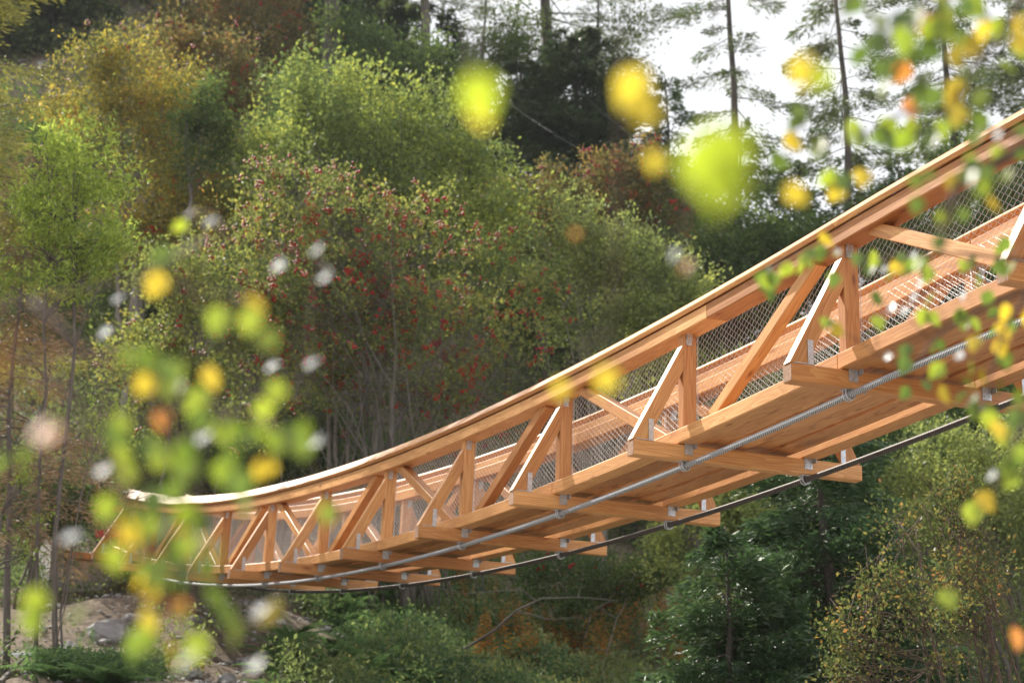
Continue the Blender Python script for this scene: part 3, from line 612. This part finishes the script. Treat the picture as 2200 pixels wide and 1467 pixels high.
conifer('larch_tree',2230,50,-300,M_sky,'dense larch at the top right corner',rad=2.4,trunk_r=.2,nbr=150,per=50,size=.16,low=.3,sparse=True,droop=.1)
for i,(u,Y,tv,r,lab) in enumerate([(1500,56,430,2.6,'dark fir behind the green leaf, left of the bare trunked larch'),(1590,54,330,2.6,'dark fir at the foot of the bare trunked larch'),(1700,55,470,2.8,'low dark fir between the two larches'),(1820,53,450,2.8,'dark fir at the foot of the forked larch'),(1930,57,420,2.6,'dark fir just above the rail, right of the forked larch'),(2080,55,330,2.8,'dark fir seen through the mesh at the right'),(2200,54,300,2.6,'dark fir at the right edge behind the rail'),(1430,60,280,2.4,'small dark fir beside the yellow leaf at the edge of the sky')]):
    conifer('fir_tree',u,Y,tv-70-(u%3)*25,M_spruce,lab,rad=r*1.1,trunk_r=.14,nbr=110,per=70,size=.2,low=.03,shape=.7,aspect=.25,spread=.22,group='dark firs along the crest')
for i,(u,Y,tv,r) in enumerate([(-60,66,-250,3.4),(60,68,-300,3.2),(160,72,-200,3.4),(400,74,-250,3.2),(480,70,-350,3.4),(600,68,-300,3.4),(740,70,-260,3.2),(230,76,-250,3.4)]):
    conifer('fir_tree',u,Y,tv,M_dark,'black shaded fir in the dense wood along the top left of the slope',rad=r,trunk_r=.2,nbr=100,per=60,size=.3,low=.03,shape=.6,aspect=.3,spread=.24,group='shaded firs at the top left')
broad('hillside_tree',1600,50,[(1480,520,90,90),(1580,470,100,90),(1690,520,90,90),(1560,590,140,80),(1760,560,90,80),(1640,640,160,70)],M_mid,'dark bushy tree mass under the bare trunked larch above the rail',nspray=950,per=24,size=.11,spray=.7,stems=5,trunk_r=.1,limbs=60)
broad('hillside_tree',1880,49,[(1850,520,90,80),(1960,470,80,80),(2060,420,80,90),(1960,600,130,90),(2150,560,120,120)],M_mid,'dark bushy tree seen through the wire mesh at the right',nspray=800,per=24,size=.11,spray=.7,stems=5,trunk_r=.1,limbs=60)
# --- below the bridge on the right
conifer('spruce_tree',1745,25,850,M_spruce,'large dark green spruce directly below the bridge',rad=2.3,trunk_r=.13,nbr=150,per=190,size=.11,low=.02,shape=.5,droop=.3,aspect=.2,spread=.16)
conifer('spruce_tree',1560,24,1130,M_spruce,'lower bushy spruce left of the large one under the bridge',rad=1.5,trunk_r=.08,nbr=90,per=190,size=.11,low=.02,shape=.5,droop=.3,aspect=.2,spread=.16)
def thin_shrub(u,Y,blobs,label,n,mat=M_autumn,per=8,stems=12,size=.05,base_r=.022):
    return broad('autumn_shrub',u,Y,blobs,mat,label,cat='shrub',nspray=n,per=per,size=size,spray=.26,stems=stems,trunk_r=base_r,limbs=110,bark=BARKB,stemspread=.5,hollow=.2,upb=1.0,aspect=.55)
thin_shrub(1960,19.5,[(1950,1130,55,80),(1900,1230,70,90),(1990,1260,60,120),(1850,1330,80,90),(1950,1400,120,90),(1800,1420,70,70)],'twiggy shrub with small orange and green leaves right of the dark spruce',460)
thin_shrub(2080,18.5,[(2050,1120,40,70),(2090,1230,50,100),(2130,1200,30,80),(2070,1350,90,110),(2140,1380,60,90)],'taller twiggy autumn shrub with dark thin stems near the right edge',350)
broad('pale_shrub',2100,36,[(2000,990,110,80),(2140,980,110,90),(2060,1100,140,90),(2190,1130,90,120),(1930,1050,70,70),(2180,1300,110,130)],M_pale,'pale sunlit shrub on the slope behind the autumn shrubs',cat='shrub',nspray=1000,per=22,size=.08,spray=.45,stems=8,trunk_r=.06,limbs=60)
broad('green_shrub',2150,42,[(2090,910,90,50),(2200,930,80,70),(1990,950,60,40)],M_mid,'dark green bushes close under the deck at the right edge',cat='shrub',nspray=420,per=22,size=.10,spray=.5,stems=5,trunk_r=.06,limbs=30)
broad('pale_shrub',1600,33,[(1560,1080,80,50),(1640,1110,80,60),(1500,1140,70,50),(1480,1230,70,60)],M_pale,'pale olive shrub behind the cross beams left of the large spruce',cat='shrub',nspray=520,per=22,size=.08,spray=.45,stems=6,trunk_r=.05,limbs=40)
broad('green_shrub',1240,34,[(1180,1250,70,40),(1290,1250,90,50),(1230,1310,90,45),(1370,1230,60,50)],M_mid,'low shaded shrub with a few red berries under the middle of the bridge',cat='shrub',nspray=480,per=20,size=.075,spray=.4,stems=8,trunk_r=.035,bark=BARKP,limbs=60,berries=18)
broad('green_shrub',120,36,[(90,1080,110,60),(170,1050,60,40),(60,1140,60,50),(120,1120,60,40)],M_mid,'dark green bush on the slope left of the bridge end',cat='shrub',nspray=520,per=22,size=.09,spray=.4,stems=5,trunk_r=.05,limbs=40)
broad('green_shrub',420,41,[(330,1020,110,50),(470,1010,90,50),(240,1060,50,60)],M_mid,'dark bush directly behind the far end of the handrail',cat='shrub',nspray=520,per=22,size=.09,spray=.5,stems=5,trunk_r=.05,limbs=40)
broad('green_shrub',660,40,[(600,960,90,60),(720,970,80,70),(520,920,70,60)],M_mid,'dark bush behind the lowest part of the handrail',cat='shrub',nspray=480,per=22,size=.09,spray=.5,stems=5,trunk_r=.05,limbs=40)
# thin sapling at the far left
broad('yellow_sapling',35,27,[(30,1130,60,110),(70,1180,40,80),(20,1290,50,60),(40,1010,50,40)],M_bright,'thin trunked sapling with scattered small yellow leaves at the lower left',cat='sapling',nspray=70,per=7,size=.055,spray=.22,stems=1,trunk_r=.06,limbs=30)
broad('yellow_sapling',190,27,[(240,890,35,40),(205,940,30,30)],M_bright,'small bright yellow leafed twig shoot left of the orange leaf',cat='sapling',nspray=26,per=9,size=.07,spray=.22,stems=2,trunk_r=.02,limbs=12,aspect=.3)
# bare pale trunks behind the handrail
for i,(u,r) in enumerate([(705,.055),(722,.05),(752,.05),(812,.08)]):
    a=px(u,1030,38.5); gz=ground(a[0],38.5); m_=MB(); tp=px(u+random.uniform(-8,8),720,38.5); lo=np.array([a[0],38.5,gz-.2])
    pts=[lo+(tp-lo)*t+np.array([math.sin(t*5+i)*.04,0,0]) for t in np.linspace(0,1,8)]
    tube(m_,pts,np.linspace(r,r*.6,8),7); m_2=m_.build('bare_trunk',BARKP,origin=lo,smooth=True)
    tag(m_2,['leftmost slim pale trunk of the close pair behind the handrail','right slim pale trunk of the close pair behind the handrail','single slim pale trunk just right of the pair behind the handrail','thicker leaning trunk right of the slim trunks behind the handrail'][i],'trunk','bare trunks behind the handrail')
for i,u in enumerate((868,905)):
    a=onray(u,1330); m_=MB(); tube(m_,[a-[0,0,.3],px(u+6,1290,a[1]),px(u+25,1200,a[1]),px(u+30,1100,a[1])],[.2,.15,.11,.1],8)
    tag(m_.build('tree_stump_trunk',BARK,origin=a,smooth=True),['thick grey trunk rising behind the lower end of the cross beams','thinner leaning trunk right beside the thick grey one below the bridge'][i],'trunk')

# --- ferns and willowherb
def fern_mesh(seed,nf=11,ln=.8):
    r=np.random.default_rng(seed); Q_=[]
    for i in range(nf):
        a=r.uniform(0,2*math.pi); d=np.array([math.cos(a),math.sin(a),0]); s=np.array([-d[1],d[0],0]); l_=ln*r.uniform(.6,1.1); el_=r.uniform(.6,1.2)
        for t in np.linspace(.12,1,20):
            p=d*l_*t*math.cos(el_*(1-t*.3))+np.array([0,0,l_*(t*math.sin(el_)-.45*t*t)]); wl=.17*ln*math.sin(math.pi*min(1,t*.9+.12))+.01
            for sg in (-1,1):
                e=p+s*sg*wl+d*.03-np.array([0,0,.02]); Q_.append([p-d*.015,p+d*.02+s*sg*wl*.4,e,p-d*.012+s*sg*wl*.5])
    return np.array(Q_)
def herb_mesh(seed,h=.8):
    r=np.random.default_rng(seed); Q_=[]
    for k in range(4):
        b=np.array([r.normal()*.08,r.normal()*.08,0]); tip=b+np.array([r.normal()*.1,r.normal()*.1,h*r.uniform(.7,1.1)])
        for i in range(34):
            t=(i+.5)/34; 
            if t<.3 and r.uniform()<.6: continue
            a=i*2.4; d=np.array([math.cos(a),math.sin(a),.45]); p=b+(tip-b)*t; l_=.16*(1.15-t); s=np.array([-d[1],d[0],0])*.016
            Q_.append([p,p+d*l_*.5+s,p+d*l_-np.array([0,0,.02]),p+d*l_*.5-s])
        Q_.append([b+[.004,0,0],b-[.004,0,0],tip-[.002,0,0],tip+[.002,0,0]])
    return np.array(Q_)
def scatter_things(name,meshes,mat,spots,label,cat,group,sc=(.8,1.3)):
    protos=[]
    for i,(u,v) in enumerate(spots):
        p=onray(u,v,22,60); k=i%len(meshes)
        if len(protos)<len(meshes):
            o=raw_quads(name,meshes[k],mat,None,(0,0,0)); protos.append(o)
        else: o=protos[k].copy(); S.collection.objects.link(o)
        o.location=[float(c) for c in p]; o.rotation_euler=(0,0,random.uniform(0,6)); s_=random.uniform(*sc); o.scale=(s_,s_,s_); tag(o,label,cat,group)
fr=np.random.default_rng(3)
scatter_things('fern',[fern_mesh(1),fern_mesh(2),fern_mesh(5)],M_fern,[(fr.uniform(590,1000),fr.uniform(1340,1500)) for _ in range(60)]+[(fr.uniform(640,860),fr.uniform(1290,1350)) for _ in range(14)]+[(fr.uniform(90,330),fr.uniform(1425,1480)) for _ in range(9)],
    'green fern in the dense bed of ferns and grass on the lower slope','fern','ferns on the lower slope',(.7,1.2))
scatter_things('willowherb',[herb_mesh(1),herb_mesh(2)],M_orange,[(fr.uniform(990,1520),fr.uniform(1300,1480)) for _ in range(36)]+[(fr.uniform(1000,1350),1420+fr.uniform(0,50)) for _ in range(8)],
    'orange autumn willowherb spire in the brown undergrowth below the bridge','plant','orange willowherb below the bridge',(1.05,1.6))

# --- undergrowth over the whole slope (uncountable)
def undergrowth(name,mat,n,xr,yr,size,hmax,dens,mound=True,aspect=.5):
    u=rng.uniform(*xr,size=n*2); y=yr[0]+(yr[1]-yr[0])*rng.uniform(0,1,n*2)**1.0; x=u*y
    k=np.array([noise.noise(Vector((a*.55,b*.55,3)))+.5*noise.noise(Vector((a*1.6,b*1.6,9))) for a,b in zip(x,y)])
    keep=k>dens
    # bare earth around the abutment
    uu=1100+(x/ y)*F*.97; md=((x+5.9)/3.6)**2+((y-32.0)/4.2)**2
    up_=1100+(x/y)*F*.985
    if mound: keep&=~((up_<700+(y-28)*16)&(y<36.2))|((k>.45)&(y>26))
    keep&=np.arange(n*2)<n*2
    x=x[keep][:n];y=y[keep][:n];k=k[keep][:n]
    per=16; m=len(x); hh=hmax*(.25+np.clip(k-dens,0,1))
    P=np.stack([x,y,ground_np(x,y)],1); LP=P[:,None,:]+rng.normal(size=(m,per,3))*[.14,.14,0]+np.stack([np.zeros((m,per)),np.zeros((m,per)),rng.uniform(0,1,(m,per))*hh[:,None]],-1)
    o=raw_quads(name,leaves_at(LP.reshape(-1,3),size,aspect,dirs=np.array([0,0,.5])),mat,None,(0,0,0)); o['kind']='stuff'; o['label']='leafy undergrowth covering the hillside'
    o['category']='undergrowth'; return o
undergrowth('undergrowth',M_under,15000,(-.31,.31),(24,48),.085,.75,-.32)
undergrowth('undergrowth',M_under,6000,(-.33,.33),(48,72),.14,1.6,-.4)
u4=undergrowth('herb_cover',M_under2,500,(-.235,-.175),(25.6,27.2),.06,.35,-.6,mound=False); u4['label']='low green herbs growing at the foot of the earth slope'
u3=undergrowth('herb_cover',M_under2,5000,(-.082,.03),(27,40),.07,.8,-.1,mound=False); u3['label']='dark green herbs on the slope under the bridge'
# dark trees standing on the slope, to close the wood behind
hb=broad('hillside_bush',1100,50,[(1100,600,110,90),(1040,640,90,80),(1170,640,90,80)],M_mid,'green bush on the slope in the gap right of the wide berry shrub',cat='shrub',nspray=420,per=22,size=.10,spray=.6,stems=4,trunk_r=.07,limbs=40,group='bushes closing the wooded slope')
for i,(u,Y,s_) in enumerate([(1560,46,1.0),(1640,45,1.0),(1760,47,1.1),(1500,43,.9),(1900,48,1.0),(2050,48,1.0),(2200,47,1.0),(1420,50,1.0),(480,50,.9),(250,52,1.1),(80,50,1.2),(620,54,1.1),(-60,46,1.1),(1250,54,1.),(1830,41,.9),(1720,39,.8),(1620,38,.8),(1950,40,.8),(540,46,.8),(330,46,.8),(120,44,.8),(2150,58,1.1),(1990,60,1.1)]):
    x=px(u,733,Y)[0]; copy_tree(hb,(x,Y,ground(x,Y)-.3),i*1.3,s_,'green bush filling the shaded wood between the taller trees')
hb['label']='green bush filling the shaded wood between the taller trees'

# scree patch at the very top left
p=px(310,60,66); m_=MB(); k=0
for i in range(260):
    x=p[0]+rng.normal()*1.6; y=66+rng.normal()*2.5; z=ground(x,y)+.05; r=rng.uniform(.12,.4)
    v=nrm(rng.normal(size=(8,3)))*r*[1,1,.6]+[x,y,z]
    m_.add(v,[(0,1,2),(2,3,4),(4,5,6),(6,7,0),(1,3,5),(0,2,4),(1,5,7),(3,6,7)])
sc_=m_.build('scree',ROCK,origin=(p[0],66,ground(p[0],66))); tag(sc_,'grey scree of broken rock high on the slope','scree',kind='stuff')

# ------------------------------------------------------------------ foreground birch boughs
M_b={'g':leafmat('green birch leaf',[(0,(.045,.08,.015)),(1,(.12,.175,.025))],trans=.6,gloss=.05,rough=.4,br=1,tb=1.6),
     'y':leafmat('yellow green birch leaf',[(0,(.14,.22,.02)),(1,(.26,.30,.03))],trans=.62,gloss=.05,rough=.4,br=1,tb=1.6),
     'Y':leafmat('yellow birch leaf',[(0,(.36,.30,.03)),(1,(.50,.34,.03))],trans=.62,gloss=.05,rough=.4,br=1,tb=1.6),
     'L':leafmat('lime birch leaf',[(0,(.25,.32,.02)),(1,(.33,.38,.03))],trans=.62,gloss=.05,rough=.4,br=1,tb=1.6),
     'F':leafmat('clear yellow birch leaf',[(0,(.42,.34,.04)),(1,(.50,.38,.04))],trans=.62,gloss=.05,rough=.4,br=1,tb=1.6),
     'o':leafmat('orange birch leaf',[(0,(.42,.15,.04)),(1,(.50,.2,.05))],trans=.55,gloss=.05,rough=.4,br=1,tb=1.6),
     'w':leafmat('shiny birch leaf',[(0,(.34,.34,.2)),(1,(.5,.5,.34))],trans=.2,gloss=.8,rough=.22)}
LO=[(0,0),(.18,.30),(.42,.44),(.68,.30),(.88,.10),(1,0),(.88,-.10),(.68,-.30),(.42,-.44),(.18,-.30)]
def birch_leaf(p,size,col,face=None):
    """polygon fan of one leaf, tip hanging; returns vertices list for two halves"""
    if face is not None:
        n_=nrm(face+rng.normal(size=3)*.05); d=nrm(np.cross(n_,rng.normal(size=3)))
        if col in 'LF': g_=np.array([rng.normal()*.25,0,-1.]); d=nrm(g_-n_*np.dot(g_,n_))
    else:
        d=nrm(np.array([rng.normal()*.6,rng.normal()*.4,-1.0])); n_=nrm(np.cross(d,rng.normal(size=3)+[1.2,0,0]))
    s=np.cross(d,n_)
    return [p+d*a*size+s*b*size*.95+n_*(abs(b)*.22-.12*a*a)*size for a,b in LO]
def bough(name,label,group,leaves,stems,cat='branch'):
    """leaves: (u,v,Y,col,size m); stems: list of ([(u,v,Y)...],r0,r1)"""
    o0=px(*stems[0][0][0]); t=empty(name,o0,label,cat,group)
    m_=MB(); allp=[]
    for pts,r0,r1 in stems:
        P=np.array([px(*q) for q in pts]); k=len(P); tt=np.linspace(0,k-1,k*5); PP=np.stack([np.interp(tt,range(k),P[:,a]) for a in range(3)],1)
        ker=np.array([1,2,3,2,1])/9; Ppad=np.pad(PP,((2,2),(0,0)),'edge'); PP=np.stack([np.convolve(Ppad[:,a],ker,'valid') for a in range(3)],1)
        tube(m_,PP,np.linspace(r0,r1,len(PP)),5); allp.append(PP)
    A=np.concatenate(allp)
    cols={}
    for u,v,Y,c,sz in leaves:
        p=px(u,v,Y); j=np.argmin(np.linalg.norm(A-p,axis=1)); a=A[j]
        face=None
        if c=='L' or c=='F': face=nrm(-p+rng.normal(size=3)*.14*np.linalg.norm(p)); 
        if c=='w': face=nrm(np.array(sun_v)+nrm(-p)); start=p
        q=np.linspace(0,1,6)[:,None]; mid=(a+p)/2+np.array([0,0,.15*np.linalg.norm(p-a)]); tube(m_,(1-q)**2*a+2*q*(1-q)*mid+q**2*p,.0009,3)
        cols.setdefault(c,[]).append(birch_leaf(p+np.array([0,0,sz*.45]) if c!='w' else p,sz,c,face))
    m_.build('twig',BARKB,t,smooth=True)
    for c,ls in cols.items():
        me=MB()
        for V in ls: me.add(V,[(0,1,2,3,4,5),(0,5,6,7,8,9)])
        lo=me.build('foliage',M_b[c],t)
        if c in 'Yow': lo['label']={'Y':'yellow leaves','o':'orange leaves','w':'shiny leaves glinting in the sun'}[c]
    return t
GL='hanging birch boughs close to the camera'
r_=np.random.default_rng(11)
def fill(pts,Y,n,spread,cols,sz=.038):
    out=[]; P=np.array(pts,float)
    for i in range(n):
        t=r_.uniform(0,len(P)-1); k=int(t); q=P[k]+(P[min(k+1,len(P)-1)]-P[k])*(t-k)
        out.append((q[0]+r_.normal()*spread,q[1]+abs(r_.normal())*spread*.9-5,Y+r_.normal()*.15,cols[r_.integers(len(cols))],sz*r_.uniform(.7,1.15)))
    return out
# left group, ~2.2 m away
Lf=[(345,608,2.4,'Y'),(520,665,2.1,'Y'),(480,690,2.2,'y'),(545,690,2.2,'y'),(565,740,2.0,'y'),(320,770,2.1,'g'),(290,770,2.1,'y'),(350,800,2.0,'g'),(450,810,2.4,'Y'),(330,830,2.1,'Y'),(430,900,2.1,'g'),(600,840,2.4,'y'),(560,880,2.5,'y'),
(230,940,2.1,'g'),(250,910,2.2,'y'),(400,970,2.1,'g'),(330,960,2.1,'y'),(640,960,2.0,'y'),(665,930,2.1,'y'),(575,1005,2.3,'Y'),(620,950,2.2,'g'),(500,1040,2.1,'g'),(480,1010,2.2,'y'),(60,990,2.1,'y'),(20,1010,2.1,'g'),
(290,1130,2.0,'y'),(310,1080,2.0,'g'),(350,1150,2.0,'y'),(260,1150,2.0,'Y'),(240,1090,2.2,'y'),(430,1130,2.1,'g'),(370,1200,2.0,'g'),(330,1250,2.1,'Y'),(350,1270,2.1,'Y'),(365,1310,2.1,'o'),(450,1220,2.1,'g'),(300,1180,2.1,'y'),(230,1200,2.1,'y'),
(190,1330,2.2,'y'),(500,1360,2.2,'y'),(490,1320,2.3,'g'),(600,1320,2.2,'Y'),(420,1385,2.3,'y'),(75,1290,2.1,'y'),(70,1330,2.1,'y'),(430,1430,2.2,'y'),(310,1335,2.2,'Y'),(370,1405,2.4,'Y'),(710,1105,2.3,'y'),(320,1350,2.3,'g'),(345,1230,2.2,'g'),(410,1260,2.2,'g'),
(120,935,1.5,'o'),(135,950,1.6,'o'),(15,740,1.5,'o'),(5,790,1.4,'o'),(380,1060,2.2,'g'),(280,1020,2.2,'y'),(350,900,2.3,'o'),(420,1010,2.4,'w'),(210,1025,2.5,'w'),(130,1165,2.4,'w'),(425,955,2.4,'w'),(580,1295,2.4,'w'),(410,460,3.0,'w'),(437,490,3.0,'w'),(590,570,2.9,'w'),(685,540,2.8,'w'),(705,598,2.7,'w'),(570,795,3.1,'w'),(655,795,2.8,'w'),(245,652,3.2,'w'),(240,703,3.2,'w'),(545,1440,2.4,'w'),(400,490,3.0,'y'),(1460,535,2.9,'w'),(370,560,2.2,'g'),(690,950,2.6,'w'),(500,930,2.4,'y'),(300,1390,2.5,'g'),(520,1100,2.4,'y'),(960,1068,2.6,'y')]
Lf=[(a,b,c,d,.030 if d=='w' else (.026 if d=='o' else .036)*random.uniform(.8,1.15)) for a,b,c,d in Lf if not (a>900)]
bough('birch_bough','blurred birch bough with yellow green leaves before the far end of the bridge',GL,
 Lf+fill([(300,900),(370,1100),(390,1330)],2.1,22,70,'gyygyY',.034)+fill([(330,760),(480,900),(640,950)],2.3,14,50,'gyy',.036),
 [([(-3450,300,2.3),(-1600,480,2.3),(-160,690,2.3)],.009,.003),([(-3450,900,2.3),(-1600,930,2.2),(-160,900,2.1)],.008,.003),([(-160,700,2.3),(60,640,2.3),(300,600,2.3),(520,640,2.2)],.002,.001),([(60,640,2.3),(200,760,2.2),(330,860,2.2),(420,1000,2.2),(430,1130,2.2),(420,1300,2.2)],.003,.001),([(200,760,2.2),(240,950,2.2),(300,1130,2.1),(350,1300,2.1),(330,1420,2.2)],.002,.001),([(330,860,2.2),(520,880,2.3),(640,950,2.2),(720,1090,2.3)],.002,.001),([(300,600,2.3),(460,500,2.8),(700,560,2.8)],.002,.001),([(-160,900,2.1),(60,980,2.1),(100,1250,2.1),(190,1320,2.2)],.003,.001),([(420,1250,2.2),(600,1310,2.2)],.001,.001)])
# centre leaves, about a metre away, on twigs hanging from above
for i,(st,lv,lab) in enumerate([
  ([(1030,-200,1.35),(1015,60,1.35),(1020,180,1.3)],[(1012,200,1.3,'L',.038),(1030,240,1.35,'F',.024)],'thin birch twig ending in one blurred yellow green leaf above the big sallow'),
  ([(1420,-200,1.5),(1400,40,1.5),(1395,180,1.5)],[(1385,190,1.5,'F',.040),(1408,240,1.5,'F',.028),(1412,345,1.7,'F',.022)],'thin birch twig ending in a blurred bright yellow leaf at the edge of the sky'),
  ([(1700,-200,1.1),(1640,100,1.1),(1560,330,1.1)],[(1525,345,1.08,'L',.046),(1565,370,1.1,'L',.044),(1545,320,1.1,'L',.04)],'birch twig with the largest blurred bright green leaf left of the bare trunked larch'),
  ([(1860,-200,1.6),(1800,50,1.6),(1745,140,1.6)],[(1735,150,1.6,'F',.034),(1760,165,1.6,'L',.024),(1690,420,2.2,'Y',.035)],'thin birch twig with a blurred yellow leaf between the two larches'),
  ([(1350,-200,1.7),(1330,300,1.7),(1310,800,1.7)],[(1315,815,1.7,'F',.026),(1212,835,1.9,'F',.02)],'long thin birch twig with a small yellow leaf in front of the middle truss'),
  ([(1560,-200,2.2),(1520,200,2.2),(1465,520,2.2)],[(1458,535,2.4,'w',.02),(1485,575,2.2,'o',.022),(1240,505,2.2,'o',.013)],'long thin birch twig with a pale glinting leaf over the pale shrub')]):
    bough('birch_twig',lab,'single birch twigs with large blurred leaves',lv,[(st,.0022,.0008)],cat='twig')
# right group, ~4 m away
def right(lab,stem,extra,n,cols,Y,spread=32,sz=.045,r0=.006):
    pts=[(4240,stem[0][1]*.6,3.2),(3300,stem[0][1]*.5,(Y+3.2)/2)]+[(a,b,Y) for a,b in stem]
    bough('birch_bough',lab,'birch boughs on the right in front of the bridge',[(a,b,Y,c,sz*(1 if c!='w' else .62)) for a,b,c in extra]+fill(stem[1:],Y,int(n*.72),spread,cols,sz),[(pts,r0,.0012)])
right('birch bough with green and white glinting leaves crossing the truss at the right',[(2350,560),(2200,560),(2050,540),(1900,560),(1760,540),(1640,590)],
 [(1765,515,'Y'),(1720,565,'y'),(1700,580,'y'),(1790,545,'w'),(1850,550,'w'),(1960,545,'w'),(1875,580,'g'),(1940,580,'Y'),(2000,590,'y'),(1660,600,'g'),(1640,605,'y'),(1795,600,'g'),(2140,575,'g'),(2100,600,'g'),(1985,600,'w'),(1890,590,'w'),(2175,530,'g')],30,'gygyg',4.2)
right('drooping birch twig with green leaves hanging over the middle of the deck at the right',[(2300,600),(2150,640),(2060,690),(2000,730),(1960,800),(1880,760)],
 [(2075,625,'w'),(1970,628,'w'),(1915,655,'w'),(1935,677,'w'),(1880,695,'y'),(1990,680,'y'),(1780,700,'y'),(1790,715,'Y'),(2010,650,'g'),(2130,640,'g'),(1950,755,'g'),(2080,700,'y'),(1900,770,'w'),(1870,650,'g'),(1990,690,'y'),(2070,680,'g')],14,'gyg',4.4,28)
right('birch twig hanging down past the cable at the right edge with yellow leaves',[(2330,500),(2200,640),(2160,700),(2130,800),(2110,900),(2070,840)],
 [(2160,670,'Y'),(2140,715,'Y'),(2055,762,'w'),(2030,800,'y'),(2085,790,'y'),(2100,740,'Y'),(2085,860,'y'),(2025,845,'Y'),(2140,790,'g'),(2110,810,'Y'),(2070,830,'g'),(2180,860,'y'),(2150,830,'g'),(2100,880,'g')],14,'ygyY',3.9,26)
right('lowest birch twig at the right edge, hanging below the deck',[(2330,700),(2230,860),(2180,950),(2150,1030),(2100,1090)],
 [(2135,925,'Y'),(2170,1000,'g'),(2185,1030,'y'),(2105,1080,'Y'),(2090,1100,'y'),(2140,1020,'w'),(2195,985,'g'),(2025,1290,'y'),(2180,1370,'o')],5,'yg',3.4,20)
right('birch bough of loose green and yellow leaves against the white sky at the top right',[(2250,-150),(2090,-60),(2000,30),(1930,80),(1870,120)],
 [(1850,10,'g'),(1870,30,'g'),(1900,60,'g'),(1945,75,'g'),(1930,110,'g'),(1920,90,'g'),(1865,55,'y'),(2010,50,'Y'),(2030,30,'g'),(2060,110,'Y'),(2040,80,'g'),(1980,110,'g'),(2100,50,'g')],26,'ggyg',2.7,40)
right('birch twig with a bright yellow leaf cluster right of the forked larch',[(2260,-120),(2170,40),(2110,130),(2070,170),(2030,260)],
 [(2070,195,'Y'),(2060,215,'Y'),(2090,225,'y'),(2050,120,'Y'),(2005,55,'o'),(2000,175,'g'),(1985,200,'g'),(2150,60,'y'),(2180,110,'y'),(1950,155,'o'),(1915,190,'y')],18,'yggY',2.9,36)
right('birch bough with green leaves against the sky just above the rail',[(2300,250),(2180,300),(2060,250),(1960,230),(1880,280),(1740,320)],
 [(1895,275,'y'),(1850,290,'y'),(1910,295,'g'),(1855,385,'Y'),(1690,305,'Y'),(1770,320,'y'),(1730,270,'g'),(1655,355,'g'),(1960,230,'o'),(2010,280,'y'),(2015,300,'g'),(1795,385,'y'),(1810,410,'Y'),(1700,250,'g')],26,'gyyg',3.2,36)
right('thick dark birch bough crossing the upper rail at the right edge',[(2400,260),(2230,300),(2140,350),(2060,380),(2030,470),(2010,560)],
 [(1960,395,'y'),(2010,385,'y'),(2045,390,'Y'),(1970,440,'g'),(2130,440,'Y'),(2125,400,'y'),(2100,370,'w'),(2140,300,'w'),(2180,290,'g'),(2080,350,'y'),(2150,330,'y')],26,'gygy',3.0,34,.034,.02)
# the birches the boughs belong to, standing just outside the picture
for nm,(bx,by),lab in (('birch_tree',(2.3,3.2),'white barked birch just outside the right edge carrying the near boughs'),('birch_tree',(-2.39,2.3),'slim birch just outside the left edge carrying the near bough')):
    m_=MB(); z0=ground(bx,by)-.1; pts=[np.array([bx+.06*math.sin(t*3),by,z0+t*6]) for t in np.linspace(0,1,12)]
    t=empty(nm,(bx,by,z0),lab,'tree'); tube(m_,pts,np.linspace(.07,.03,12),9); m_.build('trunk',BARKP,t,smooth=True)

# ------------------------------------------------------------------ thin bright air between the camera and the far slope
m_=MB(); plate(m_,np.array([0,68,50.]),np.array([1.,0,0]),np.array([0,1.,0]),np.array([0,0,1.]),330,270,124)
hz,nt,nd,lk=newmat('haze'); pv=nd.new('ShaderNodeVolumePrincipled'); pv.inputs['Color'].default_value=(.93,.95,1,1); pv.inputs['Density'].default_value=.0002; pv.inputs['Anisotropy'].default_value=.35
om=nd.new('ShaderNodeOutputMaterial'); lk.new(pv.outputs[0],om.inputs['Volume'])
tag(m_.build('haze',hz,origin=(0,0,0)),kind='stuff')
